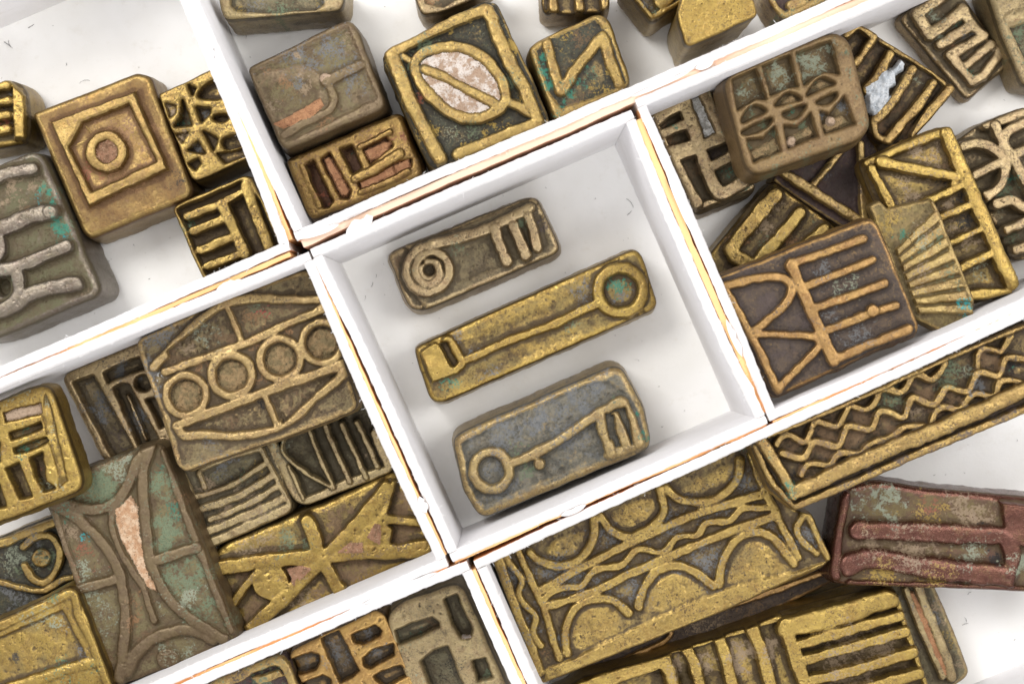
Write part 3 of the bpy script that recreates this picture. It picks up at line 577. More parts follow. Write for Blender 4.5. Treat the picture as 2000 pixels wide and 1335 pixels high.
# ------------------------------------------------------------------ right box
weight('goldweight', 'pale brass maze-patterned weight with a white-filled slot, left of the waffle-patterned weight', 'Y1',
 '262 255 420 175 690 62 740 80 1065 790 1050 850 800 960 640 1025 590 1000', .80, [
 p('slot_fill', '520 190 660 130 760 430 640 490', -6, sf=4, m=CR_GP, rg=1.5),
 s('maze_bar', 83, '300 330 400 250 520 190', 2, cu=0), s('maze_bar', 90, '520 190 590 380 640 540 700 700 790 860 960 780', 2, rd=.35), s('maze_bar', 78, '680 130 760 300 820 450 640 520', 2, cu=0, rd=.35), s('maze_bar', 64, '340 430 480 375 580 330', 1), s('maze_bar', 71, '400 560 560 510 660 500', 1), s('maze_bar', 78, '430 600 500 730 610 940', 2), s('maze_bar', 59, '440 600 640 540', 1), s('maze_bar', 78, '680 690 780 640 875 590', 2, rd=.6), s('', 60, '300 350 420 590', -2), s('', 40, '560 990 800 900 1040 810', -10)],
 PALE, floor=-24, er=8, fl=6, cr=10, patches=[(790, 260, 60, 'S', .8), (720, 120, 40, 'P', .6), (860, 420, 80, 'G', .35), (440, 370, 40, 'G', .8), (900, 700, 110, 'G', .4), (420, 470, 60, 'O', .5), (370, 340, 50, 'B', .8), (540, 500, 50, 'O', .45), (1000, 820, 60, 'P', .5), (590, 700, 120, 'B', .6), (760, 560, 90, 'V', .7), (820, 160, 60, 'S', .7), (950, 740, 60, 'S', .6)], group=None)
weight('goldweight', 'brown waffle-patterned weight of deep square and leaf-shaped cells, lying on top of its neighbours', 'Z4',
 '845 640 900 590 1680 248 1770 250 1850 330 2010 960 1980 1040 1930 1090 1120 1370 1040 1335', 1.60, [
 k('930 620 1105 540 1190 770 1110 770 970 850', -20, sf=7), k('1160 512 1370 432 1430 670 1350 680 1230 740', -20, sf=7), k('1430 412 1690 322 1760 570 1640 550 1490 650', -20, sf=7),
 k('1000 950 1040 860 1110 820 1190 860 1100 910', -19, cu=1, sf=5), k('1010 1020 1220 920 1210 980 1120 1030 1030 1050', -19, cu=1, sf=5), k('1260 820 1330 740 1380 722 1460 770 1350 800', -19, cu=1, sf=5), k('1320 885 1490 820 1450 900 1380 930', -18, cu=1, sf=5), k('1510 740 1580 630 1640 605 1720 650 1640 680', -18, cu=1, sf=5), k('1590 790 1740 720 1710 790 1620 810', -18, cu=1, sf=5),
 k('1040 1080 1170 1080 1250 990 1300 1180 1090 1260', -20), k('1330 985 1440 990 1540 890 1588 1060 1360 1150', -20), k('1610 870 1690 890 1800 760 1882 960 1650 1040', -20),
 p('earth', '1070 1180 1260 1080 1290 1170 1095 1240', -14, rg=3, m=CR_EARTH), p('earth', '1370 1080 1530 980 1570 1040 1375 1120', -14, rg=3, m=CR_EARTH), p('earth', '1640 970 1790 890 1850 950 1670 1020', -14, rg=3, m=CR_EARTH), d('grit', 1385, 1100, 34, -4, m=CR_TAN, rg=2), d('grit', 1700, 940, 30, -3, m=CR_TAN, rg=2), p('earth', '1330 760 1400 740 1430 780 1330 800', -14, rg=3, m=CR_EARTH), p('earth', '1560 670 1620 620 1680 650 1620 680', -14, rg=3, m=CR_EARTH)],
 DULL, bot=.82, er=15, fl=8, cr=22, wob=.8, tilt=(0, 0), patches=[(1060, 700, 110, 'L', .7), (1030, 660, 60, 'P', .5), (1290, 580, 120, 'L', .8), (1180, 560, 60, 'P', .7), (1580, 470, 150, 'L', .75), (1480, 430, 60, 'P', .5), (1790, 420, 50, 'P', .8), (1830, 560, 50, 'P', .7), (1880, 740, 50, 'P', .6), (1960, 950, 50, 'P', .8), (1080, 870, 50, 'P', .6), (1180, 960, 50, 'P', .6), (1400, 860, 50, 'G', .5), (1590, 640, 50, 'P', .6), (1470, 960, 60, 'P', .6), (1240, 1030, 50, 'P', .6), (1790, 830, 60, 'S', .8), (1630, 900, 40, 'S', .7), (1250, 1330, 110, 'P', .6), (1500, 1230, 80, 'P', .5), (1750, 1130, 80, 'P', .5), (1060, 1130, 50, 'P', .5), (1700, 370, 60, 'L', .6)])
weight('goldweight', 'brass weight with slanting ribs and a lump of white crust, partly under the waffle-patterned weight', 'Z5',
 '540 330 600 230 680 180 790 228 1050 390 1280 540 1478 690 1400 800 1130 1090 960 1150 840 1100 640 700', .80, [
 s('rib', 57, '620 270 700 205 800 260 820 310 690 490', 2, rd=.7), s('rib', 71, '955 425 880 560 770 700', 2, rd=.7), s('rib', 67, '1130 540 1040 700 960 820 850 930', 2, rd=.7), s('rib', 71, '1295 650 1180 820 1060 950 930 1110', 2, rd=.7), s('rib', 69, '1430 690 1300 840 1150 1060', 2, rd=.7), s('', 50, '800 240 1050 400 1280 540 1440 680', -7), s('', 50, '830 930 850 1060 950 1110', 0),
 p('white_lump', '770 690 850 640 900 580 1000 520 1040 465 1075 500 1060 540 1000 580 1000 650 950 680 950 760 880 850 830 890 790 850', 3, sf=10, m=CR_WH, rg=4)],
 DEEP, floor=-20, er=6, fl=4, patches=[(900, 960, 80, 'B', .8), (1000, 850, 100, 'B', .7), (1100, 700, 80, 'B', .7), (750, 520, 60, 'B', .8), (820, 420, 90, 'B', .6), (1170, 600, 60, 'L', .5), (1120, 1000, 70, 'B', .8), (1030, 420, 50, 'V', .5)])
weight('goldweight', 'yellow brass weight with a comb-like zigzag band, alone near the top of the right box', 'Z5', '1045 145 1070 110 1260 -90 1400 -100 1540 -40 1915 460 1910 490 1590 765 1555 755', .50, [
 s('comb_band', 81, '1420 -60 1165 110 1265 270 1530 80', 1, cu=0), s('comb_band', 70, '1520 60 1560 130 1600 190 1350 350', 0, cu=0), s('comb_band', 75, '1600 190 1690 280 1430 430 1600 630 1690 590 1820 410', 1, cu=0, rd=.5), s('comb_band', 66, '1540 520 1750 345', 0, cu=0), s('', 60, '1740 340 1830 430', -3)],
 PALE, floor=-12, er=8, fl=4, patches=[(1310, 130, 80, 'L', .7), (1360, 290, 60, 'L', .7), (1480, 170, 50, 'G', .4), (1560, 240, 60, 'S', .6), (1460, 350, 60, 'O', .7), (1600, 570, 40, 'G', .7), (1590, 420, 70, 'B', .6), (1160, 250, 60, 'B', .5), (1330, 440, 60, 'S', .4)])
weight('goldweight', 'green-brown weight cut by the right picture edge near its top', 'Z5', '1700 -100 1790 160 1850 330 1990 660 2300 700 2300 -100', .75, [s('bar', 90, '1880 150 2200 40', 2), k('1900 220 2200 120 2300 500 2080 600', -10, sf=9)], GREYG, er=14, fl=4, patches=[(1960, 250, 120, 'P', .7), (1920, 150, 70, 'O', .7), (1970, 450, 90, 'P', .6), (1850, 50, 90, 'T', .5)])
weight('goldweight', 'pale olive openwork weight of crossing and curling bands, at the right picture edge', 'Y2', '890 260 1090 125 1340 25 1700 0 1750 900 1320 1030 1260 1010 1190 810 1070 620 980 480', .95, [
 s('band', 62, '1150 150 1195 250 1250 340 1400 600', 2), s('band', 58, '940 285 1040 265 1140 300 1210 380 1215 470 1170 560 1090 610', 2), s('band', 56, '1020 470 1120 420 1240 360 1400 280', 2), s('band', 60, '1200 270 1230 190 1350 130', 2), s('band', 60, '1160 660 1260 640 1330 680 1400 700', 2), s('band', 56, '1225 830 1320 790 1400 740', 2), s('band', 60, '1290 960 1400 920', 1), s('', 60, '1100 140 1350 60', -3)],
 PALE, floor=-26, er=7, fl=4, patches=[(1250, 560, 90, 'P', .7), (1290, 480, 40, 'G', .6), (1300, 860, 60, 'P', .6), (1200, 700, 50, 'L', .4), (1320, 350, 40, 'T', .6)])
weight('goldweight', 'purple-black weight with bright brass cross bars, showing just below the waffle-patterned one', 'Y1', '1180 760 1400 560 1900 380 1990 540 1930 1080 1840 1120 1700 1110', .70, [
 s('long_bar', 62, '1250 700 1500 860 1840 1080', 2, cu=0, rd=.7), s('short_bar', 44, '1490 800 1640 620 1760 450', -2, cu=0), s('short_bar', 52, '1835 500 1850 760 1870 1070', 2, rd=.7), k('1420 720 1500 700 1600 640 1490 770', -8)],
 PURP, floor=-16, er=5, fl=4, patches=[(1700, 800, 200, 'V', .8), (1600, 720, 70, 'S', .5), (1440, 720, 60, 'V', .9), (1740, 700, 50, 'S', .5), (1780, 900, 60, 'S', .3)])
weight('goldweight', 'yellow brass weight with three thick slanting bars, corner to corner below the maze-patterned one', 'Y1', '700 1330 1150 800 1205 775 1400 920 1690 1140 1500 1500 1000 1620 720 1500', .72, [
 s('thick_bar', 96, '1195 880 1030 1080 870 1280 900 1330 1100 1440', 2, cu=0, rd=.3), s('thick_bar', 84, '1385 1010 1250 1180 1090 1350', 2, cu=0, rd=.4), s('thick_bar', 80, '1570 1130 1450 1240 1280 1420', 0, cu=0, rd=.4)],
 GOLD, floor=-13, er=7, fl=4, patches=[(1150, 1130, 100, 'T', .7), (1080, 1230, 80, 'P', .5), (1240, 950, 80, 'T', .6), (1330, 1200, 80, 'O', .5), (1480, 1080, 60, 'P', .4), (1000, 1240, 40, 'O', .6), (820, 1230, 60, 'O', .4)])
weight('goldweight', 'long yellow brass weight patterned like a gate, triangles above and rungs below', 'Y2', '278 400 300 365 800 155 860 155 890 210 1325 1180 1270 1240 960 1320 760 1440 700 1420', 1.25, [
 s('', 56, '320 385 560 280 820 190', -4), s('gate_post', 86, '838 200 960 490 1090 790 1260 1180', 3, cu=0, rd=.6), s('gate_brace', 58, '395 385 560 420 900 490', 2, cu=0), s('', 46, '880 540 930 450', 1), s('gate_post', 48, '345 430 410 560 480 700', 1, cu=0), s('gate_rung', 46, '560 720 760 620 960 530', 2), s('gate_rung', 46, '700 790 800 745 1020 650', 2), s('gate_rung', 44, '760 960 870 910 1080 815', 2), s('gate_rung', 50, '820 1140 940 1070 1150 970', 2), s('gate_rung', 60, '900 1290 1000 1255 1240 1240', 0), s('gate_post', 60, '480 700 600 950 800 1350', 0)],
 GOLD2, bot=.80, floor=-20, er=7, fl=4, cr=8, tilt=(0, 0), patches=[(650, 290, 90, 'T', .6), (670, 250, 50, 'X', .3), (760, 370, 120, 'T', .5), (600, 560, 150, 'T', .5), (950, 640, 60, 'K', .7), (880, 680, 80, 'T', .7), (970, 770, 70, 'K', .7), (880, 830, 80, 'T', .7), (1000, 900, 90, 'T', .8), (1080, 1100, 110, 'L', .4), (820, 500, 60, 'K', .5), (840, 400, 50, 'B', .6)])
FANP = []
for q in range(8):
    t0, t1 = q / 8 + .012, (q + 1) / 8 - .02
    rx = lambda t: (765 + 255 * t, 690 + 700 * t)
    lx = lambda t: (500 + 150 * t, 950 + 430 * t)
    a, b, c_, d_ = lx(t0), rx(t0), rx(t1), lx(t1)
    FANP.append(p('pleat', '%f %f %f %f %f %f %f %f' % (*a, *b, *c_, *d_), (1, -1, 2, 0)[q % 4], sf=6, dome=1.5))
weight('goldweight', 'fan-shaped brass weight with radiating grooves and sparkling green stains, lying over the gate-patterned one', 'Y2', '330 670 400 632 450 690 560 665 740 628 790 720 900 1000 1020 1300 1010 1400 820 1500 600 1400 460 1000 380 800', 1.50, [
 k('455 945 560 830 740 660 700 740 560 880 480 960', -7, sf=5), *FANP, s('', 26, '745 650 820 850 930 1110 1000 1290', 0)],
 FAN, bot=1.27, floor=-6, er=6, fl=3, cr=6, patches=[(700, 900, 110, 'L', .6), (780, 880, 60, 'P', .8), (640, 960, 60, 'P', .7), (700, 1080, 100, 'T', .7), (850, 1100, 60, 'P', .8), (780, 1130, 60, 'P', .5), (950, 1310, 55, 'C', 1), (690, 820, 80, 'T', .6), (430, 800, 80, 'Y', .6), (520, 720, 90, 'Y', .6), (620, 1180, 100, 'T', .5), (920, 1210, 50, 'P', .6), (540, 850, 50, 'G', .6)])
weight('goldweight', 'purple-brown brass weight with a comb of five bars beside a pointed zigzag', 'Y3', '170 540 600 370 1150 155 1205 160 1240 210 1505 860 1490 910 1200 1030 570 1320 520 1290', 1.95, [
 s('comb_back', 64, '655 455 790 770 935 1080', 1, cu=0, rd=.3), s('comb_bar', 50, '660 450 900 370 1125 285', 1, rd=.5), s('comb_bar', 46, '760 590 980 510 1185 425', 1, rd=.5), s('comb_bar', 50, '810 740 1040 660 1265 575', 1, rd=.5), s('comb_bar', 46, '870 890 1100 800 1340 720', 1, rd=.5), s('comb_bar', 56, '935 1070 1180 970 1420 880', 1, rd=.5),
 s('zigzag_bar', 50, '210 600 400 550 520 535 600 540 655 590 650 650 600 730 500 820 400 900', 0, rd=.5), s('zigzag_bar', 44, '400 905 560 910 700 915 800 920', 0, rd=.5), s('zigzag_bar', 46, '800 920 835 950 830 1000 720 1110 575 1260', 0, rd=.5), s('side_bar', 46, '230 630 400 920 570 1270', -1), d('knob', 1185, 755, 42, 5, dome=2)],
 DARKM, bot=1.53, floor=-13, er=7, fl=6, cr=8, tilt=(0, 0), patches=[(1250, 320, 90, 'V', .5), (470, 700, 150, 'V', .7), (700, 830, 120, 'V', .6), (620, 1040, 120, 'V', .6), (560, 1200, 70, 'K', .5), (870, 500, 100, 'S', .5), (1000, 620, 120, 'L', .45), (940, 820, 100, 'S', .4), (1100, 930, 140, 'S', .4), (400, 840, 60, 'K', .4), (350, 500, 100, 'V', .5)])

# ------------------------------------------------------------------ left box
weight('goldweight', 'dark green-grey weight with a small curl, by the left edge above the blank plate', 'Y6', '-200 640 100 500 290 430 360 520 420 800 380 960 -200 1120', .75, [
 s('curl', 34, '120 600 190 545 260 540 310 590 320 660 290 740 240 790 170 770 130 700', 1), d('', 215, 660, 50, -4, rg=2), s('ridge', 30, '-60 770 80 810 230 835 330 780 400 760', 1), s('ridge', 40, '-180 640 60 560 280 470', 0)], BLACKG, floor=-10, er=8, fl=4, patches=[(60, 660, 150, 'L', .5), (220, 650, 70, 'P', .6), (60, 880, 150, 'S', .6), (150, 560, 80, 'S', .6), (330, 800, 60, 'S', .7), (120, 700, 60, 'P', .5)])
weight('goldweight', 'brass weight with long dark slots, half hidden under the left end of the boat-patterned one', 'Y4', '405 470 430 430 700 310 1000 190 1300 800 1180 860 700 1010 665 995', .85, [
 k('480 492 600 448 740 700 860 915 735 968 620 760', -24, sf=4), k('680 430 760 380 900 330 930 400 800 440 700 488', -20, sf=4), k('745 530 790 505 835 510 1025 860 905 890', -24, sf=4, cu=0), s('', 22, '820 580 940 860', -12), kd(932, 495, 46, -20), k('960 600 1000 590 1080 760 1050 780', -20)],
 PALE, er=10, fl=5, cr=12, patches=[(640, 640, 120, 'S', .7), (720, 850, 110, 'V', .5), (780, 410, 100, 'S', .8), (890, 720, 110, 'S', .6), (640, 370, 110, 'K', .5)])
weight('goldweight', 'brass weight of uneven thin stripes showing between the boat-patterned one and the butterfly one', 'Y7', '-40 170 60 60 430 -60 500 60 628 400 610 440 160 640 120 620', .90, [
 s('stripe', 30, '150 200 290 140 440 95', 1, rd=.3), s('stripe', 26, '120 350 300 290 470 180', 1, rd=.3), s('stripe', 34, '120 420 330 350 520 240', 1, rd=.3), s('stripe', 30, '190 470 360 400 540 300', 1, rd=.3), s('stripe', 40, '150 540 380 450 570 360', 0, rd=.3), s('stripe', 44, '180 600 400 500 600 410', 0, rd=.3), s('stripe', 26, '130 220 160 300', 0), s('', 24, '440 70 540 260 620 410', 0), s('', 24, '50 240 95 345', 0)],
 GREYG, floor=-9, er=7, fl=3, rough=2, patches=[(250, 180, 90, 'S', .6), (350, 250, 90, 'K', .4), (380, 245, 40, 'P', .7), (200, 400, 60, 'K', .5), (430, 200, 60, 'Y', .4), (180, 290, 70, 'T', .6), (450, 420, 100, 'T', .5), (250, 440, 60, 'T', .8), (360, 350, 80, 'T', .5), (90, 420, 60, 'Y', .6)])
weight('goldweight', 'dark brass weight with thin upright slats, between the boat-patterned one and the butterfly one', 'Y7', '420 90 560 -20 1050 -200 1120 -60 1160 200 1140 225 690 400 640 380', .88, [
 s('slat', 22, '700 -20 770 150 840 300', 0, rd=.5), s('slat', 26, '795 -20 850 110 925 270', 0, rd=.5), s('slat', 26, '880 -30 940 100 1010 250', 0, rd=.5), s('slat', 26, '960 -40 1010 60 1070 190', 0, rd=.5), s('slat', 20, '620 0 575 50 570 110 620 170 720 240 830 305', 0), s('slat', 20, '600 190 640 270 680 360', -2), s('', 60, '500 60 560 160 660 380', -6), s('', 50, '700 380 900 290 1130 210', -5), s('', 50, '1060 20 1130 180', -4)],
 GREYG, floor=-26, er=6, fl=3, patches=[(540, 110, 70, 'L', .5), (1060, 130, 60, 'T', .5), (880, 50, 60, 'P', .3)])
weight('goldweight', 'brass weight with a butterfly pattern and copper fills, right of the green-stained one', 'Y7', '190 660 260 600 800 380 1140 222 1190 240 1370 620 1340 660 400 1082 370 1060 250 860', .98, [
 s('wing_bar', 72, '250 725 500 690 760 665 1000 640 1180 640 1350 610', 1, rd=.25), s('wing_bar', 66, '395 1055 560 900 760 700 960 500 1120 310', 1, rd=.25), s('cross_bar', 62, '700 480 735 560 780 690 870 840', 1, rd=.3), s('wing_bar', 46, '1090 465 1180 475 1340 490', 0), s('wing_bar', 40, '310 910 380 810 440 750', 1), d('wing_plate', 505, 800, 96, 0), p('wing_plate', '820 640 1060 440 1150 520 1130 640 960 650', 0), p('wing_plate', '1050 440 1150 260 1170 270 1120 460', 0),
 p('copper_fill', '590 735 660 715 725 725 630 812', 1.5, sf=4, m=CR_COP, rg=1), p('copper_fill', '868 640 925 592 990 595 995 640', 1.5, sf=4, m=CR_COP, rg=1), p('copper_fill', '1018 560 1060 495 1085 500 1085 600', 1.5, sf=4, m=CR_COP, rg=1)],
 GOLD2, floor=-17, er=14, fl=5, cr=12, patches=[(620, 580, 120, 'P', .5), (420, 620, 120, 'T', .5), (360, 780, 60, 'B', .9), (400, 960, 90, 'B', .9), (460, 900, 60, 'B', .7), (850, 520, 110, 'B', .85), (1200, 560, 90, 'B', .9), (1200, 400, 90, 'B', .9), (700, 880, 100, 'T', .5), (970, 720, 140, 'B', .75), (760, 850, 60, 'B', .6), (500, 650, 90, 'B', .4), (540, 780, 30, 'S', .4), (240, 860, 60, 'B', .5)])
weight('goldweight', 'large green-stained brown weight with long bowed ridges round an orange crust', 'Y6', '205 280 240 250 440 180 840 38 885 70 1080 560 1278 1080 1250 1120 640 1350 600 1330 400 800', 1.30, [
 p('crust_fill', '615 385 700 330 735 390 755 540 785 650 800 760 845 835 780 810 715 680 650 560 615 450', -1, rg=1.8, m=CR_OR),
 s('bowed_ridge', 54, '810 60 770 180 770 320 785 480 800 640 840 760 910 880 1030 990 1200 1090', 3, rd=.7), s('bowed_ridge', 54, '290 370 430 460 560 590 640 740 670 920 665 1100 640 1310', 3, rd=.7), s('bowed_ridge', 54, '330 350 420 390 540 395 630 350 690 250 745 120 790 70', 3, rd=.7), s('thin_ridge', 34, '600 400 600 490 640 610 700 710 770 820 800 910 830 990', 2, rd=.7), s('bowed_ridge', 60, '680 1270 740 1160 850 1080 1000 1045 1140 1090', 1, rd=.7), s('short_bar', 54, '845 668 950 635 1055 600', 4, rd=.7), s('short_bar', 50, '425 825 520 800 605 775', 4, rd=.7), s('thin_ridge', 40, '880 90 980 380 1060 590 1140 800 1240 1050', -1, rd=.7), s('thin_ridge', 34, '290 420 350 600 420 800', -1, rd=.7), d('', 900, 1200, 60, -1)],
 COPP, bot=.80, floor=-8, er=10, fl=6, cr=11, patches=[(600, 240, 110, 'G', .5), (930, 420, 100, 'G', .45), (890, 560, 110, 'P', .8), (1050, 720, 90, 'P', .7), (960, 900, 90, 'L', .8), (380, 500, 110, 'T', .5), (450, 880, 110, 'L', .6), (800, 1130, 120, 'B', .6), (560, 1180, 100, 'B', .5), (700, 1010, 60, 'O', .6), (540, 290, 160, 'P', .8), (480, 260, 80, 'G', .5), (400, 300, 100, 'P', .5), (650, 180, 110, 'L', .6), (340, 400, 90, 'G', .55), (460, 540, 50, 'C', .4), (880, 280, 110, 'P', .75), (900, 480, 130, 'P', .7), (860, 200, 60, 'G', .4), (980, 760, 150, 'P', .6), (1020, 830, 90, 'L', .6), (1090, 940, 110, 'P', .6), (420, 640, 120, 'R', .4), (520, 920, 120, 'L', .45), (530, 1060, 120, 'L', .3), (940, 360, 70, 'O', .5), (930, 1190, 120, 'L', .5), (740, 950, 120, 'O', .35), (1230, 1000, 60, 'P', .5), (460, 720, 90, 'L', .5)])
weight('goldweight', 'brass weight with a flat blank plate in a raised rim, lower left corner', 'Y6', '-260 1110 370 812 415 830 450 930 610 1350 560 1560 -260 1600', 1.42, [
 k('-240 1190 330 938 460 1190 -240 1420', -7, sf=4), s('rim', 40, '-200 1110 200 930 385 850 420 960 480 1080 580 1330', 3, rd=.7), s('rim', 44, '-200 1480 150 1330 500 1220', 2, rd=.5)],
 GOLD2, bot=.80, er=8, fl=5, cr=9, patches=[(70, 1190, 30, 'K', .9), (290, 870, 60, 'G', .6), (330, 1300, 100, 'G', .4), (530, 1270, 60, 'G', .5), (440, 1170, 50, 'S', .5), (340, 1000, 60, 'S', .4), (200, 900, 160, 'L', .5)])
weight('goldweight', 'yellow brass maze-patterned weight with short slots, lying on its neighbours by the left picture edge', 'Y4', '-220 690 -100 650 240 510 320 508 350 560 540 1130 530 1180 480 1215 -100 1440 -220 1440', 1.72, [
 k('20 690 120 655 260 625 270 690 140 720 35 745', -8, sf=4), p('pink_fill', '28 694 120 662 256 634 262 684 140 712 40 738', -4, sf=3, m=CR_TAN, rg=1), k('60 820 150 790 262 748 272 780 180 825 70 860', -16, sf=4), k('90 918 200 880 300 848 315 872 200 925 95 950', -16, sf=4), k('40 1050 115 1020 195 1225 130 1240', -26, sf=4), k('198 985 270 950 290 1140 350 1175 280 1190 230 1100', -26, sf=4), k('-60 1180 -10 1160 30 1290 -20 1300', -22), k('-60 900 -10 880 0 1000 -60 1010', -10), s('', 50, '330 560 430 860 520 1120', -6), k('290 560 330 640 440 1130 380 1180 380 1100 270 700', -4, sf=6)],
 GOLD2, bot=1.33, er=14, fl=6, cr=14, tilt=(0, 0), patches=[(200, 880, 60, 'C', .35), (130, 930, 50, 'G', .7), (150, 800, 50, 'G', .5), (180, 1030, 60, 'R', .35), (300, 620, 60, 'L', .6), (340, 800, 60, 'L', .5), (370, 1160, 50, 'L', .6), (290, 1180, 60, 'L', .6), (-10, 970, 40, 'S', .7), (100, 560, 110, 'L', .5)])
weight('goldweight', 'very large brass weight with a row of four rings inside a boat-shaped outline', 'Y5', '82 430 110 400 660 145 1160 -40 1240 -40 1330 200 1525 840 1500 880 1100 1030 400 1272 350 1230 130 600', 1.62, [
 s('boat_line', 50, '195 590 320 460 450 330 560 240 690 170 860 140 1050 150 1270 150', 3, rd=.6), s('boat_line', 48, '270 620 440 560 640 490 830 420 1000 340 1160 270 1320 200', 1, rd=.4), s('boat_line', 54, '350 970 520 900 720 830 900 760 1150 670 1300 620 1460 560', 2, rd=.4), s('boat_line', 54, '350 970 400 1030 560 1025 720 1035 860 1020 1000 980 1130 900 1230 800 1340 720 1460 610', 3, rd=.6),
 o('ring', 408, 770, 125, 50, 2, rd=.3), o('ring', 706, 640, 128, 56, 2, rd=.3), o('ring', 1022, 535, 128, 52, 2, rd=.3), o('ring', 1295, 428, 126, 50, 2, rd=.3),
 kd(408, 770, 100, -17, rg=1.5), kd(706, 640, 98, -17, rg=1.5), kd(1022, 535, 102, -17, rg=1.5), kd(1295, 428, 104, -17, rg=1.5),
 p('earth', circ(408, 775, 92), -13, cu=1, rg=3, m=CR_EARTH), p('earth', circ(706, 645, 90), -13, cu=1, rg=3, m=CR_EARTH), p('earth', circ(1018, 540, 90), -13, cu=1, rg=3, m=CR_EARTH), p('earth', circ(1290, 435, 90), -13, cu=1, rg=3, m=CR_EARTH),
 s('mast', 36, '680 200 720 300 765 405', 1), s('mast', 42, '925 775 960 870 1000 970', 1), s('', 34, '100 450 180 700 290 930 350 1230', -6), s('', 30, '390 1245 900 1060 1490 850', -8), k('290 480 630 230 740 400 560 480 320 560', -11, rg=2), k('460 980 900 810 980 970 700 1010', -12, rg=2), k('980 790 1380 640 1200 800 1040 950', -12, rg=2)],
 BOAT, bot=.95, floor=-9, er=8, fl=4, cr=9, rough=1.6, tilt=(0, 0), patches=[(230, 390, 160, 'S', .5), (420, 470, 150, 'T', .5), (680, 390, 90, 'B', .7), (550, 350, 120, 'L', .5), (850, 280, 110, 'O', .45), (900, 240, 70, 'X', .4), (860, 210, 60, 'P', .4), (500, 590, 60, 'O', .6), (850, 440, 50, 'O', .5), (1090, 370, 40, 'O', .6), (900, 660, 50, 'O', .5), (150, 600, 90, 'S', .6), (230, 640, 40, 'W', .5), (180, 750, 90, 'S', .6), (950, 80, 150, 'K', .35), (650, 930, 110, 'B', .5), (1150, 800, 140, 'B', .5), (900, 840, 40, 'K', .7), (560, 1120, 160, 'S', .35), (470, 280, 160, 'V', .35), (1060, 230, 80, 'B', .6), (330, 520, 90, 'B', .6)])

# ------------------------------------------------------------------ bottom box
weight('goldweight', 'purple-green weight mostly cut off by the bottom edge, leftmost in the bottom box', 'X5', '-80 1000 20 800 480 615 590 580 620 640 760 1000', .9, [s('rim', 60, '30 860 260 740 560 640 700 960', 0), p('pale_bar', '370 740 550 690 580 730 420 790', 2, rg=1)], PURP, floor=-12, er=10, fl=4, patches=[(450, 740, 120, 'P', .95), (200, 760, 110, 'G', .5), (540, 640, 80, 'P', .7), (300, 720, 110, 'V', .7), (330, 770, 40, 'X', .25)])
weight('goldweight', 'bright orange-gold brass weight with rounded maze slots, cut by the bottom edge', 'X5', '608 590 640 560 1180 300 1240 330 1560 1080 1500 1140 860 1160', .92, [
 k('830 490 935 440 1060 700 1010 740 950 770', -24, sf=4), k('600 640 760 585 800 600 810 650 780 690 650 720', -22, sf=4), k('1030 470 1170 410 1215 440 1200 470 1090 520 1045 510', -22, sf=4), k('1100 620 1160 570 1290 530 1290 590 1150 675 1105 660', -22, sf=4), k('1175 740 1220 710 1340 670 1380 720 1240 800', -22, sf=4), k('690 790 830 735 880 760 880 830 740 880', -22, sf=4)],
 ORN, er=8, fl=5, cr=10, patches=[(930, 620, 120, 'S', .6), (720, 640, 70, 'S', .6), (1110, 470, 60, 'S', .6), (1180, 610, 60, 'S', .6), (1240, 560, 50, 'S', .4), (1010, 430, 30, 'R', .3)])
weight('goldweight', 'olive grey weight with a deep square pit, right of the orange-gold maze one', 'X5', '1245 370 1270 310 1350 250 1690 130 1750 150 2080 900 1990 1000 1540 1140 1500 1100', .92, [
 k('1310 440 1420 390 1545 355 1590 380 1590 410 1450 480 1330 520', -20, sf=4), k('1480 640 1560 570 1645 545 1800 940 1620 1000', -28, sf=5), k('1630 235 1700 205 1805 430 1790 480 1740 480 1690 400', -24, sf=4), p('pink_fill', '1740 480 1820 480 1900 600 1830 620 1780 590', -4, rg=2, m=CR_PINK), k('1810 640 1890 620 1935 740 1850 760', -24, sf=4), s('', 36, '1290 330 1560 220 1700 160', -8), s('', 40, '1380 540 1440 700 1560 1050', -2)],
 GREYG, er=12, fl=5, cr=16, patches=[(1400, 480, 90, 'G', .35), (1540, 400, 60, 'B', .7), (1460, 740, 50, 'C', .25), (1680, 700, 120, 'K', .5), (1500, 280, 140, 'K', .35), (1350, 520, 90, 'P', .35), (1900, 760, 50, 'P', .6)])

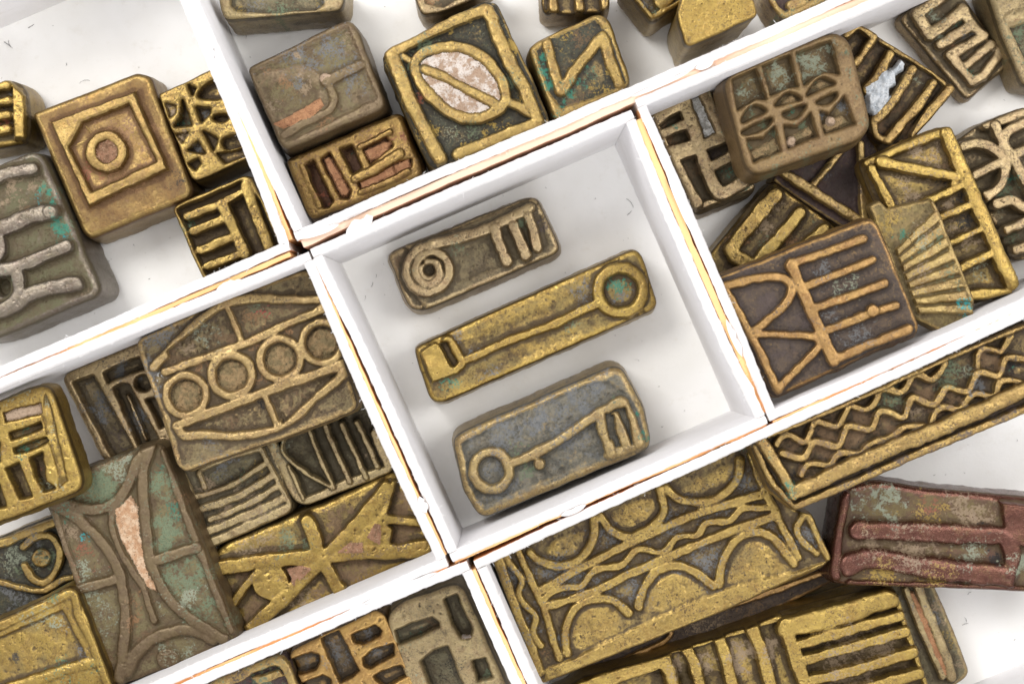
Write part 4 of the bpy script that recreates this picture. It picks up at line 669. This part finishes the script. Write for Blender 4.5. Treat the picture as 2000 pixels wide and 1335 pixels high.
# ------------------------------------------------------------------ big lower right box
weight('goldweight', 'dark green flat bar showing in the gap under the grid-patterned brass weight', 'X4', '700 640 1050 480 1500 300 2050 120 2200 200 2100 330 1400 560 900 700', .50, [], BLACKG, er=8, fl=2, patches=[(1700, 250, 200, 'G', .3)])
weight('goldweight', 'brown bar with a thin brass loop, squeezed under the big arc-patterned weight', 'X4', '100 860 400 560 900 330 1300 160 1900 -60 2000 90 1500 330 960 545 500 760 200 900', .72, [
 s('loop', 30, '830 300 865 380 870 450 820 510 620 600 380 700 180 800', 2, rd=.6), s('edge_strip', 34, '1250 275 1500 190 1880 50', 2), k('860 420 880 300 1250 270 1300 400 980 530', -5)], DARKM, bot=.52, floor=-6, er=8, fl=2, patches=[(1080, 430, 160, 'T', .5), (1400, 320, 150, 'B', .5)])
weight('goldweight', 'grey bar weight with a long seam of rust, sticking out right of the grid-patterned one', 'X3', '640 760 900 600 985 700 1100 960 1220 1270 1200 1310 1060 1400 940 1420', .70, [
 s('long_ridge', 52, '900 740 940 860 990 980 1050 1130 1100 1290', 3, rd=.8), s('long_ridge', 34, '830 770 890 930 960 1100 1050 1290', 2, rd=.7), s('rust_seam', 26, '865 800 940 970 1000 1120 1060 1270', 0, m=CR_BR, rg=1)],
 GREYG, floor=-9, er=9, fl=5, patches=[(1060, 900, 110, 'T', .6), (1130, 1050, 110, 'Y', .4), (1000, 900, 90, 'S', .6), (1180, 1200, 70, 'T', .5), (930, 1100, 90, 'V', .6), (850, 830, 90, 'S', .5)])
weight('goldweight', 'bright brass weight with upright bars and a grid of long slots, bottom edge', 'X1', '340 1310 600 1160 960 1060 1400 915 1570 850 1800 790 2080 722 2140 745 2290 1190 2330 1360 600 1560', 1.15, [
 s('', 40, '500 1220 800 1110 1010 1050', -5), s('', 30, '1010 1035 1300 950 1560 870', -8), s('upright_bar', 66, '560 1230 800 1130 990 1070 1020 1130 1060 1290', 2, cu=0, rd=.4), s('upright_bar', 50, '1105 1015 1150 1120 1190 1290', 2, rd=.5), s('upright_bar', 52, '1265 975 1300 1080 1350 1290', 2, rd=.5), s('upright_bar', 56, '1425 915 1470 1040 1540 1290', 2, rd=.5), s('grid_frame', 60, '1590 900 1640 1060 1730 1330', 2, rd=.3), s('grid_frame', 92, '1600 915 1850 850 2090 775', 2, rd=.5), s('grid_bar', 46, '1650 995 1900 925 2150 855', 1, rd=.5), s('grid_bar', 46, '1665 1078 1920 1005 2175 930', 1, rd=.5), s('grid_bar', 52, '1700 1175 1930 1120 2215 1035', 1, rd=.5), s('grid_bar', 52, '1740 1270 1990 1205 2240 1140', 1, rd=.5), s('', 30, '2130 770 2300 1240', -8)],
 GOLD2, floor=-26, er=7, fl=5, cr=8, bot=.53, patches=[(1060, 1120, 60, 'T', .95), (1200, 1100, 60, 'T', .95), (1370, 1060, 80, 'T', .95), (1520, 1040, 70, 'T', .95), (1850, 1100, 130, 'T', .8), (2050, 1010, 130, 'T', .7), (1900, 990, 120, 'T', .6), (1750, 960, 60, 'K', .6), (1930, 1190, 120, 'T', .7), (1040, 1060, 40, 'B', .5)])
weight('goldweight', 'dark red-purple bronze weight with two thick horizontal prongs, at the right picture edge', 'X3', '438 220 470 160 650 118 1000 170 1534 218 1900 260 1900 830 1534 785 1000 765 420 745 368 690', 1.42, [
 s('prong', 100, '548 412 800 420 1200 440 1420 450', 2, rd=.6), s('prong', 116, '500 620 620 585 850 620 1150 660 1450 690', 3, rd=.7), s('prong', 90, '1420 450 1470 560 1460 690', 2, rd=.5), p('', '1400 250 1800 280 1800 520 1534 520 1470 480 1420 400', 1, sf=12), s('', 60, '470 210 420 460 405 690', -3, rd=.8), s('', 40, '500 740 1000 755 1534 780', -6), k('1534 540 1620 530 1650 740 1480 740', -14)],
 RED, bot=.72, floor=-15, er=14, fl=6, cr=14, rough=.45, patches=[(700, 260, 160, 'L', .7), (1000, 300, 160, 'Y', .4), (1000, 250, 90, 'R', .5), (1200, 320, 150, 'T', .7), (1300, 350, 90, 'K', .5), (900, 510, 180, 'T', .7), (1250, 560, 150, 'L', .6), (1380, 590, 50, 'K', .7), (700, 690, 160, 'Y', .6), (1000, 720, 200, 'Y', .5), (560, 380, 50, 'O', .5), (1500, 620, 90, 'L', .8), (620, 500, 110, 'T', .7), (550, 300, 90, 'V', .3), (770, 320, 40, 'Y', .6)])
weight('goldweight', 'big brass weight with wavy bands and two rows of arcs, below the key box', 'X1', '150 575 500 400 1400 -10 1450 10 1560 230 1640 340 1720 360 1815 580 1780 620 1300 830 400 1192 370 1160', 1.44, [
 p('dome', '535 1020 550 900 620 830 720 810 800 850 840 900 700 980', -6, sf=16, cu=1, dome=1.5), p('dome', '890 820 950 700 1040 650 1150 690 1220 740 1100 830 900 900', -6, sf=16, cu=1, dome=1.5), p('dome', '1300 690 1380 530 1440 490 1540 540 1630 630 1480 700', -6, sf=16, cu=1, dome=1.5), p('dome', '420 540 480 480 590 450 600 500 560 560 480 570', -6.5, sf=14, cu=1, dome=1.5), p('dome', '740 370 820 310 940 290 940 350 870 410 790 420', -6.5, sf=14, cu=1, dome=1.5), p('dome', '1080 250 1160 190 1320 120 1320 190 1240 250 1150 270', -6.5, sf=14, cu=1, dome=1.5),
 p('', '560 1060 800 940 880 900 1300 720 1640 640 1780 600 1300 830 420 1180 400 1120', -2, sf=16),
 s('edge_ridge', 44, '178 575 240 750 320 950 385 1130', 0), s('wavy_ridge', 32, '215 555 245 610 305 680 280 740 310 800 372 860 350 930 390 1000', 1, rd=.7), s('straight_ridge', 35, '278 530 330 650 400 810 440 930 480 1060', 1, rd=.7),
 s('arc', 39, '340 550 400 595 500 610 590 570 645 480 652 385', 2, rd=.7), s('arc', 39, '680 370 740 440 830 470 920 430 990 350 975 240', 2, rd=.7), s('arc', 39, '1005 235 1080 290 1180 300 1280 265 1350 190 1365 100', 2, rd=.7),
 s('straight_ridge', 39, '390 730 600 615 850 490 1130 365 1310 310 1490 258', 1, rd=.6), s('straight_ridge', 39, '420 810 640 740 850 640 1100 530 1330 440 1530 368', 1, rd=.6), s('wavy_ridge', 32, '400 780 450 730 520 715 590 715 640 640 710 620 790 610 850 535 920 535 990 550 1050 475 1110 465 1160 460 1195 400 1260 395 1320 390 1370 330 1440 330 1510 325', 1, rd=.7),
 s('arc', 39, '520 1035 510 920 560 820 640 775 740 780 820 840', 2, rd=.7), s('arc', 39, '870 810 885 740 950 640 1050 610 1140 640 1230 705', 2, rd=.7), s('arc', 39, '1260 700 1280 590 1350 480 1440 445 1530 480 1630 600', 2, rd=.7),
 s('straight_ridge', 37, '1420 70 1480 230 1560 400 1650 570', 1, rd=.7), s('wavy_ridge', 35, '1690 350 1640 420 1665 490 1740 550', 1, rd=.7), s('edge_ridge', 34, '1700 370 1760 500 1800 570', 0)],
 GOLD, bot=.75, floor=-9, er=7, fl=4, cr=7, rough=1.3, tilt=(0, 0), patches=[(500, 650, 140, 'S', .6), (300, 900, 120, 'S', .6), (260, 680, 90, 'S', .6), (820, 700, 120, 'S', .55), (1200, 620, 130, 'S', .55), (1000, 430, 110, 'S', .5), (700, 460, 90, 'S', .5), (1080, 330, 90, 'S', .4), (1400, 200, 90, 'S', .6), (1580, 470, 80, 'S', .5), (1700, 470, 70, 'S', .7), (1450, 400, 80, 'S', .5), (490, 960, 50, 'S', .6), (640, 700, 80, 'S', .5), (400, 1000, 70, 'O', .3), (1250, 340, 110, 'S', .4), (900, 620, 60, 'S', .6), (1420, 60, 40, 'G', .4)])
weight('goldweight', 'very long brass weight with rows of zigzag ridges between heavy rails, at the right', 'X2', '62 880 110 820 1000 440 1900 30 2200 -60 2500 200 2560 340 2000 650 1200 980 380 1335 330 1300 200 1180', 2.0, [
 s('rail', 30, '180 810 700 600 1300 330 1930 60 2300 -80', 0, rd=.5), s('rail', 96, '400 1180 900 950 1400 740 1930 500 2450 250', 5, rd=.8), s('side_rail', 66, '135 850 250 1020 355 1215', 3, rd=.6), s('lower_rail', 52, '370 1300 800 1120 1300 900 1930 640 2500 400', -5, rd=.7), s('side_rail', 40, '90 890 190 1100 350 1290', -6, rd=.7),
 s('zigzag', 41, '240 870 290 805 360 820 430 860 470 800 500 715 560 720 660 750 700 680 740 610', -4), s('zigzag', 41, '770 610 830 630 880 625 930 560 940 510', -5), s('zigzag', 44, '960 490 1010 490 1100 515 1150 450 1170 400 1230 395 1300 430 1350 390 1400 310', -3),
 s('zigzag', 46, '275 930 350 955 430 965 470 900 500 850 580 870 670 885 700 810 730 745 800 755 890 770 920 700 950 640 1020 650 1110 690 1140 620 1170 545 1240 570 1320 600 1370 530 1410 475 1480 495 1560 510 1590 430 1630 370 1700 385 1770 400 1800 320 1830 270 1932 285', -3),
 s('zigzag', 44, '410 1080 450 1010 520 1005 600 1020 640 960 690 925 760 935 830 930 860 880 930 850 1010 830 1080 780 1130 750 1250 745', -6), s('zigzag', 44, '1310 720 1340 640 1400 610 1500 640 1550 570 1600 520 1680 540 1750 540 1770 440 1850 430 1932 450', -6), s('zigzag', 39, '1625 330 1630 240 1690 205 1780 235 1810 200 1850 120', -6)],
 DEEP, bot=1.5, floor=-22, er=9, fl=4, cr=9, rough=1.6, tilt=(0, 0), patches=[(330, 1170, 70, 'G', .95), (280, 1110, 40, 'P', .8), (190, 950, 40, 'G', .6), (140, 850, 40, 'G', .6), (1030, 570, 110, 'P', .6), (1430, 400, 120, 'P', .6), (1560, 370, 60, 'L', .6), (1200, 640, 90, 'T', .6), (600, 800, 110, 'B', .9), (560, 920, 110, 'B', .9), (850, 700, 90, 'B', .9), (800, 830, 110, 'B', .9), (350, 880, 90, 'B', .8), (1300, 550, 110, 'B', .9), (1450, 570, 90, 'B', .9), (1700, 300, 110, 'B', .9), (1650, 460, 90, 'S', .8), (1870, 340, 80, 'K', .8), (1880, 340, 40, 'G', .5), (1000, 750, 90, 'B', .9), (450, 1050, 80, 'B', .8), (380, 1080, 60, 'K', .6), (1100, 1000, 90, 'V', .8), (700, 1160, 110, 'V', .7), (1500, 820, 140, 'V', .8), (900, 1060, 110, 'V', .7), (1300, 900, 110, 'V', .7), (1800, 690, 120, 'V', .8), (1150, 450, 60, 'B', .6)])

# ------------------------------------------------------------------ lint, torn paper and fibres
LINT = NT('dark_lint')[0]; LINT.node_tree.nodes['Principled BSDF'].inputs['Base Color'].default_value = (.06, .05, .05, 1); LINT.node_tree.nodes['Principled BSDF'].inputs['Roughness'].default_value = .8
WFIB = NT('white_fibre')[0]; WFIB.node_tree.nodes['Principled BSDF'].inputs['Base Color'].default_value = (.85, .84, .83, 1); WFIB.node_tree.nodes['Principled BSDF'].inputs['Roughness'].default_value = .8
def hair(V, Fc, p0, ang, L, r, curl, lift=0.0):
    n = 7; pts = []; x, y = p0[0], p0[1]; z = p0[2]; a = ang
    for i in range(n):
        pts.append((x, y, z + lift * i / n)); x += math.cos(a) * L / n; y += math.sin(a) * L / n; a += curl / n
    b = len(V)
    for i, q in enumerate(pts):
        rr = r * (1 - .6 * i / n)
        for j in range(3):
            t = 2 * math.pi * j / 3; V.append((q[0] - math.sin(a) * rr * math.cos(t), q[1] + math.cos(a) * rr * math.cos(t), q[2] + rr * math.sin(t)))
    for i in range(n - 1):
        for j in range(3): Fc.append((b + i * 3 + j, b + i * 3 + (j + 1) % 3, b + i * 3 + 3 + (j + 1) % 3, b + i * 3 + 3 + j))
V, Fc = [], []
spots = [(1225, 420, .6, 14), (1237, 405, 1.9, 26), (1272, 428, 1.2, 9), (733, 543, .7, 10), (725, 560, .9, 12), (712, 585, .8, 10), (1240, 702, .3, 12), (1292, 833, .1, 4), (1335, 803, .1, 5), (690, 618, 0, 5), (1160, 389, 0, 6), (155, 163, .8, 26), (8, 82, -.6, 24), (20, 90, 2.2, 14), (55, 55, .5, 16), (130, 128, 1.5, 6), (1960, 195, .2, 4), (1884, 1205, -.8, 12), (1880, 1220, .6, 14), (1985, 862, .4, 6), (1823, 928, .1, 5), (1400, 480, .4, 10), (1245, 40, 1.2, 12), (1490, 55, 1.2, 22), (290, 545, .2, 4), (210, 510, .5, 5), (585, 40, 1.5, 20), (480, 75, 1, 8), (1980, 1250, 1, 5), (1890, 1160, 1, 10), (900, 1080, .1, 4), (935, 700, .4, 5)]
for x, y, a, L in spots: hair(V, Fc, at(x, y, FT + .012), a, L * PX, .0045, rnd.uniform(-2, 2))
for i in range(130):
    x, y = rnd.uniform(0, 2000), rnd.uniform(0, 1335); hair(V, Fc, at(x, y, FT + .006), rnd.uniform(0, 6), rnd.uniform(1.5, 5) * PX, .0035, rnd.uniform(-1, 1))
ob = simple('lint', V, Fc, [LINT]); ob['kind'] = 'stuff'
V, Fc = [], []
def fray(x0, y0, x1, y1, n, side=1, seed=1):
    r = random.Random(seed); L = math.hypot(x1 - x0, y1 - y0); nx, ny = -(y1 - y0) / L, (x1 - x0) / L
    for i in range(n):
        t = r.random(); a = math.atan2(-ny * side, nx * side) + r.uniform(-1.1, 1.1)
        hair(V, Fc, at(x0 + (x1 - x0) * t, y0 + (y1 - y0) * t, H - .005), a, r.choice([3, 4, 4, 5, 6, 9]) * PX * .87, .0028, r.uniform(-2, 2), r.uniform(-.03, .03))
for pv, a, L, cu_, li in FIB: hair(V, Fc, pv, a, L, .0026, cu_, li)
ob = simple('paper_fibres', V, Fc, [WFIB]); ob['kind'] = 'stuff'
